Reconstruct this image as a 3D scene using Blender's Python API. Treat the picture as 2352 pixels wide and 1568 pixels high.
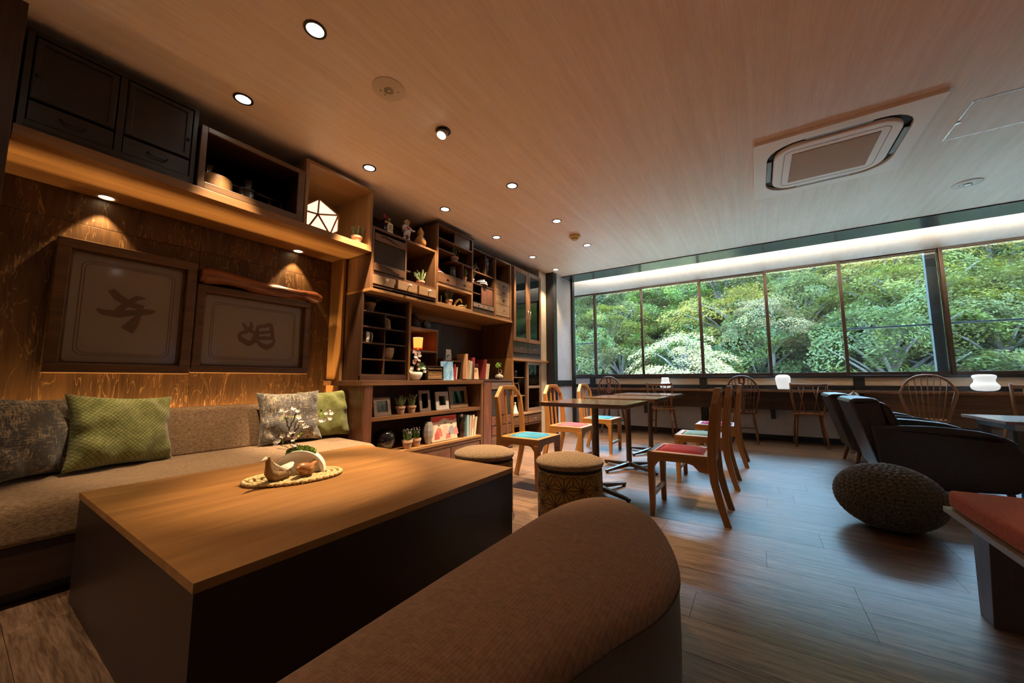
import bpy, bmesh, math, random
import numpy as np
from mathutils import Vector, Matrix
random.seed(7)
for o in list(bpy.data.objects): bpy.data.objects.remove(o)
SC = bpy.context.scene
COL = SC.collection
PI = math.pi
# ---------------------------------------------------------------- camera
FPX, YAW, PITCH, ROLL = 854., .5785, .1018, -.0016
CAM = np.array([0., 0., 1.0])
_cy, _sy = math.cos(YAW), math.sin(YAW)
FWD = np.array([-_sy*math.cos(PITCH), _cy*math.cos(PITCH), math.sin(PITCH)])
_r = np.array([_cy, _sy, 0.]); _u = np.cross(_r, FWD)
RGT = _r*math.cos(ROLL)+_u*math.sin(ROLL); UPV = _u*math.cos(ROLL)-_r*math.sin(ROLL)
cd = bpy.data.cameras.new('camera'); cam = bpy.data.objects.new('camera', cd); COL.objects.link(cam)
cd.sensor_width = 36; cd.lens = 36*FPX/2352; cd.clip_start = .02; cd.clip_end = 300
cam.matrix_world = Matrix([[RGT[0], UPV[0], -FWD[0], 0], [RGT[1], UPV[1], -FWD[1], 0], [RGT[2], UPV[2], -FWD[2], 1.0], [0, 0, 0, 1]])
SC.camera = cam
def PX(x, y, ax, v):
    """photo pixel -> the point where its ray meets the plane (axis ax = v)"""
    d = FWD*FPX+RGT*(x-1176)-UPV*(y-784)
    t = (v-CAM[ax])/d[ax]
    return Vector(CAM+t*d)
# ---------------------------------------------------------------- world, exposure
SC.view_settings.view_transform = 'Standard'; SC.view_settings.look = 'None'
SC.view_settings.gamma = 1; SC.view_settings.use_curve_mapping = False
SC.view_settings.exposure = 1.0
w = bpy.data.worlds.new('overcast_sky'); SC.world = w; w.use_nodes = True
bg = w.node_tree.nodes['Background']; bg.inputs[0].default_value = (.36, .64, 1.0, 1); bg.inputs[1].default_value = 21.0
WARM = (1.0, .72, .45); AMBER = (1.0, .52, .17); NEUT = (1.0, .86, .68)
ZC = 2.92
# ---------------------------------------------------------------- materials
MATS = {}
def newmat(name):
    m = bpy.data.materials.new(name); m.use_nodes = True; MATS[name] = m
    nt = m.node_tree; return m, nt, nt.nodes['Principled BSDF']
def setp(b, base=None, rough=None, metal=None, trans=None, sheen=None, coat=None, ior=None, spec=None, emit=None, es=None, sss=None):
    for k, v in (('Roughness', rough), ('Metallic', metal), ('Transmission Weight', trans), ('Sheen Weight', sheen), ('Coat Weight', coat), ('IOR', ior), ('Specular IOR Level', spec), ('Emission Strength', es)):
        if v is not None: b.inputs[k].default_value = v
    if base: b.inputs['Base Color'].default_value = (*base, 1)
    if emit: b.inputs['Emission Color'].default_value = (*emit, 1)
def plain(name, base, rough=.5, **k):
    if name in MATS: return MATS[name]
    m, nt, b = newmat(name); setp(b, base, rough, **k); return m
def coords(nt, rnd=True):
    tc = nt.nodes.new('ShaderNodeTexCoord')
    if not rnd: return tc.outputs['Object']
    oi = nt.nodes.new('ShaderNodeObjectInfo'); mu = nt.nodes.new('ShaderNodeMath'); mu.operation = 'MULTIPLY'; mu.inputs[1].default_value = 9.7
    nt.links.new(oi.outputs['Random'], mu.inputs[0])
    ad = nt.nodes.new('ShaderNodeVectorMath'); ad.operation = 'ADD'
    nt.links.new(tc.outputs['Object'], ad.inputs[0]); nt.links.new(mu.outputs[0], ad.inputs[1])
    return ad.outputs[0]
def mapping(nt, src, sc, rot=(0, 0, 0)):
    mp = nt.nodes.new('ShaderNodeMapping'); mp.inputs['Scale'].default_value = sc; mp.inputs['Rotation'].default_value = rot
    nt.links.new(src, mp.inputs[0]); return mp.outputs[0]
def noise(nt, vec, scale=1, detail=4, rough=.6, dist=0):
    n = nt.nodes.new('ShaderNodeTexNoise'); n.inputs['Scale'].default_value = scale; n.inputs['Detail'].default_value = detail
    n.inputs['Roughness'].default_value = rough; n.inputs['Distortion'].default_value = dist
    nt.links.new(vec, n.inputs['Vector']); return n.outputs['Fac']
def ramp(nt, fac, stops):
    r = nt.nodes.new('ShaderNodeValToRGB'); e = r.color_ramp.elements
    while len(e) < len(stops): e.new(.5)
    for i, (p, c) in enumerate(stops): e[i].position = p; e[i].color = (*c, 1)
    nt.links.new(fac, r.inputs[0]); return r.outputs[0]
def bump(nt, b, h, strength=.2, dist=.002):
    n = nt.nodes.new('ShaderNodeBump'); n.inputs['Strength'].default_value = strength; n.inputs['Distance'].default_value = dist
    nt.links.new(h, n.inputs['Height']); nt.links.new(n.outputs[0], b.inputs['Normal'])
def mixc(nt, fac, a, b, mode='MIX'):
    n = nt.nodes.new('ShaderNodeMix'); n.data_type = 'RGBA'; n.blend_type = mode
    if isinstance(fac, (int, float)): n.inputs[0].default_value = fac
    else: nt.links.new(fac, n.inputs[0])
    for i, v in ((6, a), (7, b)):
        if isinstance(v, tuple): n.inputs[i].default_value = (*v, 1)
        else: nt.links.new(v, n.inputs[i])
    return n.outputs[2]
def wood(name, dark, light, axis='y', rough=.45, grain=18, along=1.1, b=.15, dist=.5, contrast=(.3, .7), coat=0., spec=None):
    if name in MATS: return MATS[name]
    m, nt, bs = newmat(name); setp(bs, light, rough, coat=coat, spec=spec)
    sc = {'x': (along, grain, grain), 'y': (grain, along, grain), 'z': (grain, grain, along)}[axis]
    v = mapping(nt, coords(nt), sc)
    n1 = noise(nt, v, 1, 6, .62, dist)
    fine = noise(nt, mapping(nt, coords(nt), tuple(s*5 for s in sc)), 1, 3, .6)
    c = ramp(nt, n1, [(contrast[0], dark), (contrast[1], light)])
    c2 = mixc(nt, .25, c, ramp(nt, fine, [(.3, tuple(x*.55 for x in dark)), (.7, light)]))
    nt.links.new(c2, bs.inputs['Base Color']); bump(nt, bs, fine, b, .001)
    return m
def emitmat(name, c, s):
    m, nt, b = newmat(name); setp(b, c, .5, emit=c, es=s); return m
WD_DARK = wood('dark_walnut', (.02, .009, .0045), (.072, .032, .015), 'z', .38)
WD_DARKY = wood('dark_walnut_long', (.02, .009, .0045), (.078, .034, .016), 'y', .38)
WD_BLK = wood('black_lacquer_wood', (.006, .004, .003), (.02, .012, .008), 'y', .35)
WD_BRN = wood('brown_cabinet_wood', (.058, .025, .0105), (.19, .088, .038), 'y', .4)
WD_BRNZ = wood('brown_cabinet_wood_upright', (.058, .025, .0105), (.19, .088, .038), 'z', .4)
WD_PUR = wood('reddish_stained_wood', (.055, .02, .012), (.20, .08, .042), 'z', .35, grain=9, dist=1.5)
WD_OAK = wood('honey_oak', (.20, .095, .030), (.34, .175, .060), 'y', .45)
WD_OAKZ = wood('honey_oak_upright', (.20, .095, .030), (.34, .175, .060), 'z', .45)
WD_DRW = wood('pale_drawer_wood', (.24, .13, .06), (.42, .25, .13), 'y', .5, grain=26)
WD_TAN = wood('aged_drawer_wood', (.16, .09, .045), (.28, .17, .09), 'y', .5, grain=24)
WD_TABLE = wood('table_veneer', (.20, .088, .022), (.34, .16, .044), 'y', .42, grain=7, along=.6, dist=1.6, b=.05)
WD_TSHADE = wood('table_side_shaded_veneer', (.016, .006, .003), (.028, .012, .005), 'y', .4, grain=7, along=.6, dist=1.2, b=.05)  # table veneer with the shade of the sides darkened into its colour
WD_CHAIR = wood('chair_beech', (.24, .098, .020), (.42, .19, .042), 'z', .4, grain=22)
WD_CHAIRX = wood('chair_beech_rail', (.24, .098, .020), (.42, .19, .042), 'x', .4, grain=22)
WD_TTOP = wood('dining_top_wood', (.06, .030, .015), (.14, .075, .037), 'x', .16, grain=14)
WD_CNT = wood('counter_wood', (.16, .075, .035), (.30, .15, .075), 'x', .13, grain=12)
WD_APR = wood('apron_boards', (.15, .08, .045), (.36, .20, .11), 'x', .5, grain=9, dist=1.2)
WD_WIN = wood('windsor_wood', (.10, .040, .018), (.21, .085, .04), 'z', .35, grain=20)
WD_WINL = wood('light_windsor_wood', (.30, .15, .07), (.46, .25, .13), 'z', .35, grain=20)
WD_DRIFT = wood('driftwood', (.10, .03, .012), (.30, .10, .04), 'y', .35, grain=12, dist=2.2, b=.4)
WD_LINE = plain('black_paint', (.012, .013, .016), .32)
WD_FRAME = wood('frame_wood', (.06, .030, .013), (.17, .092, .04), 'y', .3)
WD_BIRD = wood('carved_wood', (.22, .085, .025), (.42, .19, .065), 'y', .35, grain=16, along=5)
WD_GREY = wood('grey_brown_frame', (.10, .065, .05), (.2, .14, .11), 'y', .5)
BRASS = plain('gold_metal', (.75, .5, .16), .18, metal=1.)
STEEL = plain('brushed_steel', (.42, .40, .38), .3, metal=1.)
DSTEEL = plain('dark_steel', (.11, .09, .075), .34, metal=1.)
IRON = plain('black_iron', (.015, .013, .012), .4, metal=.6)
WHITE = plain('white_ceramic', (.82, .79, .73), .28)
KNOB = plain('porcelain_knob', (.85, .84, .80), .15)
BLACKG = plain('black_glass', (.006, .006, .008), .06, coat=.6)
SOIL = plain('soil', (.03, .02, .012), .9)
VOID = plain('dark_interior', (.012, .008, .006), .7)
PAPER = plain('paper_white', (.75, .73, .68), .6)
GREYV = plain('grey_ceramic', (.22, .21, .19), .3)
INKM = plain('black_ink', (.01, .01, .01), .6)
def clear_glass(name, tint=(1, 1, 1), gloss=1.0, body=0., bodyc=(.05, .05, .05), ior=1.45, rough=.02):
    """thin clear sheet: tinted transparency plus a fresnel reflection"""
    m, nt, b = newmat(name); nt.nodes.remove(b); out = nt.nodes['Material Output']
    t = nt.nodes.new('ShaderNodeBsdfTransparent'); t.inputs[0].default_value = (*tint, 1)
    g = nt.nodes.new('ShaderNodeBsdfGlossy'); g.inputs['Roughness'].default_value = rough
    g.inputs[0].default_value = (gloss, gloss, gloss, 1)
    fr = nt.nodes.new('ShaderNodeFresnel'); fr.inputs[0].default_value = ior
    src = t.outputs[0]
    if body:
        d = nt.nodes.new('ShaderNodeBsdfDiffuse'); d.inputs[0].default_value = (*bodyc, 1)
        mx0 = nt.nodes.new('ShaderNodeMixShader'); mx0.inputs[0].default_value = body
        nt.links.new(src, mx0.inputs[1]); nt.links.new(d.outputs[0], mx0.inputs[2]); src = mx0.outputs[0]
    mx = nt.nodes.new('ShaderNodeMixShader'); nt.links.new(fr.outputs[0], mx.inputs[0])
    nt.links.new(src, mx.inputs[1]); nt.links.new(g.outputs[0], mx.inputs[2]); nt.links.new(mx.outputs[0], out.inputs[0])
    return m
PANE = clear_glass('window_pane', (.93, .97, .95), body=.03, bodyc=(.6, .7, .7))
CABGLASS = clear_glass('cabinet_glass', (.80, .82, .82), gloss=1., ior=1.6)
JARGLASS = clear_glass('jar_glass', (.55, .62, .62), gloss=1., ior=1.7, body=.12, bodyc=(.1, .12, .13))
BLUEGLASS = clear_glass('blue_glass', (.10, .32, .42), gloss=1., ior=1.7, body=.3, bodyc=(.02, .13, .2))
TINTGLASS = clear_glass('smoked_glass', (.34, .33, .33), gloss=1., ior=1.5, body=.55, bodyc=(.035, .03, .028))
def fabric(name, c1, c2, sx, sy, rough=.9, sheen=.15, bs_=.5, mort=None):
    """woven cloth: rows of short threads, laid along object x"""
    m, nt, b = newmat(name); setp(b, c1, rough, sheen=sheen, spec=.2)
    tc = nt.nodes.new('ShaderNodeTexCoord')
    v = mapping(nt, tc.outputs['Object'], (sx, sy, sy))
    br = nt.nodes.new('ShaderNodeTexBrick'); br.inputs['Scale'].default_value = 1; br.inputs['Mortar Size'].default_value = .09
    br.inputs['Brick Width'].default_value = 1.6; br.inputs['Row Height'].default_value = .5; br.inputs['Mortar Smooth'].default_value = .6
    br.inputs['Color1'].default_value = (*c1, 1); br.inputs['Color2'].default_value = (*c2, 1)
    br.inputs['Mortar'].default_value = (*(mort or tuple(x*.25 for x in c1)), 1)
    nt.links.new(v, br.inputs[0])
    big = noise(nt, tc.outputs['Object'], 60, 3)
    c = mixc(nt, .35, br.outputs['Color'], ramp(nt, big, [(.35, tuple(x*.6 for x in c1)), (.65, c2)]))
    nt.links.new(c, b.inputs['Base Color'])
    inv = nt.nodes.new('ShaderNodeMath'); inv.operation = 'SUBTRACT'; inv.inputs[0].default_value = 1
    nt.links.new(br.outputs['Fac'], inv.inputs[1]); bump(nt, b, inv.outputs[0], bs_, .002)
    return m
def soft(name, c1, c2, scale=40, rough=.95, st=(1, 1, 1), bs_=.6, sheen=.2, lo=.35, hi=.65, bd=.004):
    m, nt, b = newmat(name); setp(b, c1, rough, sheen=sheen, spec=.2)
    tc = nt.nodes.new('ShaderNodeTexCoord')
    n = noise(nt, mapping(nt, tc.outputs['Object'], st), scale, 4)
    nt.links.new(ramp(nt, n, [(lo, c1), (hi, c2)]), b.inputs['Base Color']); bump(nt, b, n, bs_, bd)
    return m
SOFA = soft('sofa_fabric', (.14, .085, .045), (.30, .20, .115), 1, st=(160, 55, 160), bs_=.6, bd=.003)
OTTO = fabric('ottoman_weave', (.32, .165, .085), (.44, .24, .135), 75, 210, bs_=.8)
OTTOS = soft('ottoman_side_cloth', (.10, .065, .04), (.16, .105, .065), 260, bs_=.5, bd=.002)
BOUCLE = soft('boucle_cloth', (.17, .10, .048), (.36, .245, .135), 110, bs_=.9, bd=.006)
REDC = soft('red_bench_cloth', (.36, .062, .032), (.52, .11, .058), 1, st=(140, 50, 140), bs_=.5)
CREAMC = soft('cream_cloth', (.55, .45, .36), (.7, .6, .5), 60)
KNIT = soft('knit_yarn', (.068, .056, .030), (.125, .102, .058), 200, bs_=.8, bd=.003)
LEATHER = soft('dark_leather', (.022, .014, .011), (.04, .026, .02), 90, rough=.36, bs_=.15, sheen=0, bd=.002)
MATS['dark_leather'].node_tree.nodes['Principled BSDF'].inputs['Specular IOR Level'].default_value = .5
def pillow_green():
    m, nt, b = newmat('green_quilted_cloth'); setp(b, (.2, .22, .06), .9, sheen=.4, spec=.2)
    tc = nt.nodes.new('ShaderNodeTexCoord')
    v1 = mapping(nt, tc.outputs['Object'], (62, 62, 62), (0, PI/4, 0))
    ck = nt.nodes.new('ShaderNodeTexBrick'); ck.offset = 0; ck.inputs['Scale'].default_value = 1; ck.inputs['Brick Width'].default_value = 1; ck.inputs['Row Height'].default_value = 1
    ck.inputs['Mortar Size'].default_value = .13; ck.inputs['Mortar Smooth'].default_value = 1
    sx = nt.nodes.new('ShaderNodeSeparateXYZ'); cb = nt.nodes.new('ShaderNodeCombineXYZ')
    nt.links.new(v1, sx.inputs[0]); nt.links.new(sx.outputs[0], cb.inputs[0]); nt.links.new(sx.outputs[2], cb.inputs[1])
    nt.links.new(cb.outputs[0], ck.inputs[0])
    n = noise(nt, tc.outputs['Object'], 25, 3)
    base = ramp(nt, n, [(.3, (.13, .15, .032)), (.7, (.27, .28, .085))])
    c = mixc(nt, ck.outputs['Fac'], base, (.075, .085, .02)); nt.links.new(c, b.inputs['Base Color'])
    inv = nt.nodes.new('ShaderNodeMath'); inv.operation = 'SUBTRACT'; inv.inputs[0].default_value = 1; nt.links.new(ck.outputs['Fac'], inv.inputs[1])
    bump(nt, b, inv.outputs[0], .7, .004); return m
GREENP = pillow_green()
def pillow_grey():
    m, nt, b = newmat('charcoal_foil_cloth'); setp(b, (.1, .1, .1), .8, sheen=.3, spec=.3)
    tc = nt.nodes.new('ShaderNodeTexCoord')
    n1 = noise(nt, mapping(nt, tc.outputs['Object'], (170, 40, 22)), 1, 4, .7)
    n2 = noise(nt, mapping(nt, tc.outputs['Object'], (22, 40, 170)), 1, 4, .7)
    n3 = noise(nt, tc.outputs['Object'], 9, 2)
    mx = nt.nodes.new('ShaderNodeMath'); mx.operation = 'MAXIMUM'; nt.links.new(n1, mx.inputs[0]); nt.links.new(n2, mx.inputs[1])
    ad = nt.nodes.new('ShaderNodeMath'); ad.operation = 'MULTIPLY_ADD'; ad.inputs[1].default_value = .35; nt.links.new(n3, ad.inputs[0]); nt.links.new(mx.outputs[0], ad.inputs[2])
    c = ramp(nt, ad.outputs[0], [(.735, (.075, .072, .07)), (.80, (.42, .34, .22))]); nt.links.new(c, b.inputs['Base Color'])
    bump(nt, b, mx.outputs[0], .4, .003); return m
GREYP = pillow_grey()
def seatcloth(name, c, c2): return soft(name, tuple(v*.75 for v in c), tuple(v*.8 for v in c2), 1, st=(6, 6, 14), bs_=.1, rough=.85, sheen=.05)
SEAT_BLUE = seatcloth('blue_seat_cloth', (.022, .17, .30), (.05, .27, .38)); SEAT_RED = seatcloth('red_seat_cloth', (.23, .014, .018), (.31, .025, .027))
SEAT_PINK = seatcloth('pink_seat_cloth', (.48, .045, .07), (.58, .08, .11)); SEAT_PURP = seatcloth('purple_seat_cloth', (.32, .035, .17), (.44, .06, .24))
SEAT_TEAL = seatcloth('pale_teal_seat_cloth', (.13, .29, .32), (.22, .39, .38))
GOLDV = soft('gold_velvet', (.26, .14, .028), (.36, .21, .05), 80, bs_=.2)
GROOVE = plain('brown_groove', (.055, .026, .009), .8)
TERRA = soft('terracotta', (.42, .23, .14), (.56, .36, .25), 30, bs_=.1, bd=.001)
def leafmat(name, c1, c2, sc=30):
    m, nt, b = newmat(name); setp(b, c1, .55, spec=.3)
    n = noise(nt, coords(nt), sc, 3); nt.links.new(ramp(nt, n, [(.35, c1), (.65, c2)]), b.inputs['Base Color']); return m
LEAF = leafmat('leaf_green', (.045, .10, .025), (.14, .24, .07)); LEAF2 = leafmat('leaf_dusty_green', (.10, .14, .06), (.24, .30, .14)); LEAFB = leafmat('leaf_bright', (.14, .28, .03), (.3, .5, .06))
MOSS = leafmat('moss', (.10, .17, .02), (.30, .42, .07), 60); BUD = plain('purple_bud', (.30, .19, .34), .7); TWIG = plain('twig_bark', (.07, .035, .02), .8)
PETAL = plain('white_petal', (.80, .74, .66), .6); PINKP = plain('pink_petal', (.75, .45, .40), .6)
# ---------------------------------------------------------------- mesh building
ROOTLOC = {}
def root_offset(p):
    while p.parent: p = p.parent
    return ROOTLOC.get(p.name, Vector((0, 0, 0)))
class MB:
    def __init__(s): s.v = []; s.f = []
    def add(s, v, f):
        o = len(s.v); s.v += [tuple(p) for p in v]; s.f += [tuple(i+o for i in q) for q in f]; return s
    def box(s, x0, x1, y0, y1, z0, z1):
        return s.add([(x, y, z) for z in (z0, z1) for x, y in ((x0, y0), (x1, y0), (x1, y1), (x0, y1))],
                     [(3, 2, 1, 0), (4, 5, 6, 7), (0, 1, 5, 4), (1, 2, 6, 5), (2, 3, 7, 6), (3, 0, 4, 7)])
    def frustum(s, a, b):
        """two matching rings of points joined, capped"""
        n = len(a); s.add(list(a)+list(b), [tuple(range(n-1, -1, -1)), tuple(range(n, 2*n))]+[(i, (i+1) % n, n+(i+1) % n, n+i) for i in range(n)]); return s
    def prism(s, poly, ax, a0, a1):
        """poly of 2D points in the plane across axis ax, extruded a0..a1"""
        def P(p, t): return {0: (t, p[0], p[1]), 1: (p[0], t, p[1]), 2: (p[0], p[1], t)}[ax]
        return s.frustum([P(p, a0) for p in poly], [P(p, a1) for p in poly])
    def ring(s, po, pi_, ax, a0, a1):
        """flat ring between outer and inner loops, extruded"""
        def P(p, t): return {0: (t, p[0], p[1]), 1: (p[0], t, p[1]), 2: (p[0], p[1], t)}[ax]
        n = len(po); V = [P(p, t) for t in (a0, a1) for p in list(po)+list(pi_)]; F = []
        for i in range(n):
            j = (i+1) % n
            F += [(i, j, n+j, n+i), (2*n+i, 3*n+i, 3*n+j, 2*n+j), (i, 2*n+i, 2*n+j, j), (n+i, n+j, 3*n+j, 3*n+i)]
        return s.add(V, F)
    def tube(s, pts, r, n=8, cap=True, flat=1.):
        pts = [Vector(p) for p in pts]; m = len(pts); rs = r if isinstance(r, (list, tuple)) else [r]*m
        V = []; F = []; up = None
        for i, p in enumerate(pts):
            t = (pts[min(i+1, m-1)]-pts[max(i-1, 0)])
            t = t.normalized() if t.length > 1e-9 else Vector((0, 0, 1))
            if up is None: up = Vector((0, 0, 1)) if abs(t.z) < .9 else Vector((1, 0, 0))
            a = (up-t*up.dot(t))
            if a.length < 1e-6: a = t.orthogonal()
            a.normalize(); b = t.cross(a); up = a
            for k in range(n):
                w_ = 2*PI*k/n; V.append(p+a*(rs[i]*math.cos(w_)*flat)+b*(rs[i]*math.sin(w_)))
        for i in range(m-1):
            for k in range(n):
                k2 = (k+1) % n; F.append((i*n+k, i*n+k2, (i+1)*n+k2, (i+1)*n+k))
        if cap: F += [tuple(range(n-1, -1, -1)), tuple(range((m-1)*n, m*n))]
        return s.add(V, F)
    def cyl(s, p0, p1, r0, r1=None, n=16): return s.tube([p0, p1], [r0, r0 if r1 is None else r1], n)
    def lathe(s, prof, c=(0, 0, 0), n=24, sq=(1, 1)):
        V = []; F = []; m = len(prof)
        for r, z in prof:
            for k in range(n):
                a = 2*PI*k/n; V.append((c[0]+r*math.cos(a)*sq[0], c[1]+r*math.sin(a)*sq[1], c[2]+z))
        for i in range(m-1):
            for k in range(n):
                k2 = (k+1) % n; F.append((i*n+k, i*n+k2, (i+1)*n+k2, (i+1)*n+k))
        F += [tuple(range(n-1, -1, -1)), tuple(range((m-1)*n, m*n))]
        return s.add(V, F)
    def ball(s, c, rx, ry=None, rz=None, nu=12, nv=8):
        ry = rx if ry is None else ry; rz = rx if rz is None else rz
        V = [(c[0]+rx*math.sin(PI*j/nv)*math.cos(2*PI*i/nu), c[1]+ry*math.sin(PI*j/nv)*math.sin(2*PI*i/nu), c[2]+rz*math.cos(PI*j/nv)) for j in range(1, nv) for i in range(nu)]
        V += [(c[0], c[1], c[2]+rz), (c[0], c[1], c[2]-rz)]; t = len(V)-2; F = []
        for j in range(nv-2):
            for i in range(nu):
                i2 = (i+1) % nu; F.append((j*nu+i, (j+1)*nu+i, (j+1)*nu+i2, j*nu+i2))
        for i in range(nu):
            i2 = (i+1) % nu; F += [(t, i, i2), (t+1, (nv-2)*nu+i2, (nv-2)*nu+i)]
        return s.add(V, F)
    def grid(s, fn, nu, nv, closeu=False):
        V = [fn(i/(nu if closeu else nu-1), j/(nv-1)) for j in range(nv) for i in range(nu)]; F = []
        for j in range(nv-1):
            for i in range(nu if closeu else nu-1):
                i2 = (i+1) % nu; F.append((j*nu+i, j*nu+i2, (j+1)*nu+i2, (j+1)*nu+i))
        return s.add(V, F)
    def xform(s, M, start=0):
        for i in range(start, len(s.v)): s.v[i] = tuple(M @ Vector(s.v[i]))
        return s
    def build(s, name, m, parent=None, smooth=False, bevel=0, seg=2, sub=0, label=None):
        me = bpy.data.meshes.new(name)
        if parent is not None: off = root_offset(parent); loc = None
        else:
            A = np.array(s.v); off = Vector(((A[:, 0].min()+A[:, 0].max())/2, (A[:, 1].min()+A[:, 1].max())/2, A[:, 2].min())); loc = off
        me.from_pydata([(v[0]-off[0], v[1]-off[1], v[2]-off[2]) for v in s.v], [], s.f)
        bm = bmesh.new(); bm.from_mesh(me); bmesh.ops.recalc_face_normals(bm, faces=bm.faces); bm.to_mesh(me); bm.free()
        if smooth:
            for p in me.polygons: p.use_smooth = True
            if smooth == 'auto': me.set_sharp_from_angle(angle=math.radians(38))
        o = bpy.data.objects.new(name, me); COL.objects.link(o); me.materials.append(m)
        if parent is not None: o.parent = parent
        else: o.location = loc; ROOTLOC[o.name] = Vector(loc)
        if bevel:
            b = o.modifiers.new('bevel', 'BEVEL'); b.width = bevel; b.segments = seg; b.limit_method = 'ANGLE'; b.angle_limit = .6
        if sub:
            b = o.modifiers.new('subdivision', 'SUBSURF'); b.levels = sub; b.render_levels = sub
        if label: o['label'] = label
        return o
def bx(name, x0, x1, y0, y1, z0, z1, m, parent=None, bevel=.002, **k): return MB().box(x0, x1, y0, y1, z0, z1).build(name, m, parent, bevel=bevel, **k)
def thing(name, label, cat, loc=(0, 0, 0), group=None, world=True, rz=0):
    o = bpy.data.objects.new(name, None); COL.objects.link(o); o.location = loc; o.rotation_euler = (0, 0, rz); o.empty_display_size = .1
    o['label'] = label; o['category'] = cat
    if group: o['group'] = group
    if world: ROOTLOC[o.name] = Vector(loc)
    return o
def tag(o, label, cat, group=None):
    o['label'] = label; o['category'] = cat
    if group: o['group'] = group
    return o
def struct(o, label=None):
    o['kind'] = 'structure'
    if label: o['label'] = label
    return o
def copy_tree(o, parent=None):
    c = o.copy(); COL.objects.link(c); c.parent = parent
    for ch in list(o.children): copy_tree(ch, c)
    return c
def lamp(kind, name, loc, energy, color, parent=None, rot=(0, 0, 0), **k):
    l = bpy.data.lights.new(name, kind); l.energy = energy; l.color = color
    for a, b in k.items(): setattr(l, a, b)
    o = bpy.data.objects.new(name, l); COL.objects.link(o); o.rotation_euler = rot
    if parent is not None: o.parent = parent; o.location = Vector(loc)-root_offset(parent)
    else: o.location = loc
    return o
def aim(o, d): o.rotation_euler = Vector(d).to_track_quat('-Z', 'Y').to_euler()
def rrect(cx, cy, w_, h_, r, n=6):
    P = []
    for sx, sy, a0 in ((1, 1, 0), (-1, 1, PI/2), (-1, -1, PI), (1, -1, 1.5*PI)):
        for i in range(n+1):
            a = a0+PI/2*i/n; P.append((cx+sx*(w_/2-r)+r*math.cos(a), cy+sy*(h_/2-r)+r*math.sin(a)))
    return P
def ribbon(mb, pts, ws, x, t=.003):
    """brush stroke in the plane x: pts (y,z) with half widths ws"""
    n = len(pts); L = []; R = []
    for i in range(n):
        a = Vector(pts[max(i-1, 0)]); b = Vector(pts[min(i+1, n-1)]); d = (b-a).normalized(); nrm = Vector((-d.y, d.x)); p = Vector(pts[i])
        L.append(p+nrm*ws[i]); R.append(p-nrm*ws[i])
    for i in range(n-1): mb.frustum([(x, *L[i]), (x, *R[i]), (x, *R[i+1]), (x, *L[i+1])], [(x+t, *L[i]), (x+t, *R[i]), (x+t, *R[i+1]), (x+t, *L[i+1])])
def text_mesh(name, body, size, M, m, parent, extrude=.0006):
    cu = bpy.data.curves.new(name+'_c', 'FONT'); cu.body = body; cu.size = size; cu.align_x = 'CENTER'; cu.align_y = 'CENTER'; cu.extrude = extrude; cu.space_line = .9
    t = bpy.data.objects.new(name+'_t', cu); COL.objects.link(t)
    bpy.context.view_layer.update()
    me = bpy.data.meshes.new_from_object(t.evaluated_get(bpy.context.evaluated_depsgraph_get()))
    bpy.data.objects.remove(t); bpy.data.curves.remove(cu)
    off = root_offset(parent); me.transform(Matrix.Translation(-off) @ M)
    o = bpy.data.objects.new(name, me); COL.objects.link(o); o.parent = parent; me.materials.clear(); me.materials.append(m); return o
XW, XU = -3.69, -3.06
#@@STRUCTURE
# ================================================================ STRUCTURE
XR, YB, YW = 4.6, -2.6, 7.6
def plank_mat():
    m, nt, b = newmat('floor_oak'); setp(b, (.2, .15, .12), .34, spec=.36)
    v = coords(nt)
    n1 = noise(nt, mapping(nt, v, (1.0, 13, 13)), 1, 7, .65, 1.2)
    n2 = noise(nt, mapping(nt, v, (7, 90, 90)), 1, 4, .65, .6)
    n3 = noise(nt, mapping(nt, v, (2.2, 5, 5)), 1, 3, .5)
    oi = nt.nodes.new('ShaderNodeObjectInfo')
    c = ramp(nt, n1, [(.30, (.052, .027, .015)), (.48, (.155, .090, .055)), (.70, (.33, .215, .140))])
    c = mixc(nt, .45, c, ramp(nt, n2, [(.36, (.036, .019, .012)), (.64, (.33, .22, .145))]))
    c = mixc(nt, .5, c, ramp(nt, n3, [(.3, (.55, .55, .55)), (.7, (1.1, 1.1, 1.1))]), 'MULTIPLY')
    c = mixc(nt, .8, c, ramp(nt, oi.outputs['Random'], [(0, (.72, .70, .70)), (.5, (1., 1., 1.)), (1, (1.15, 1.08, 1.02))]), 'MULTIPLY')
    nt.links.new(c, b.inputs['Base Color'])
    r = nt.nodes.new('ShaderNodeMapRange'); r.inputs['To Min'].default_value = .44; r.inputs['To Max'].default_value = .24
    nt.links.new(n2, r.inputs[0]); nt.links.new(r.outputs[0], b.inputs['Roughness'])
    bump(nt, b, n2, .25, .0015); return m
FLOORM = plank_mat()
floor = struct(bx('floor', XW-.1, XR+.1, YB-.1, YW+.1, -.14, -.012, plain('floor_joint', (.02, .015, .012), .8), bevel=0), 'grey brown oak plank floor')
floor.location.z = -.14
PITCHP = .228; LEN = 1.37
full = MB().box(-LEN/2+.0008, LEN/2-.0008, -PITCHP/2+.0008, PITCHP/2-.0008, -.012, 0)
fm = None; rr = random.Random(3)
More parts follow.
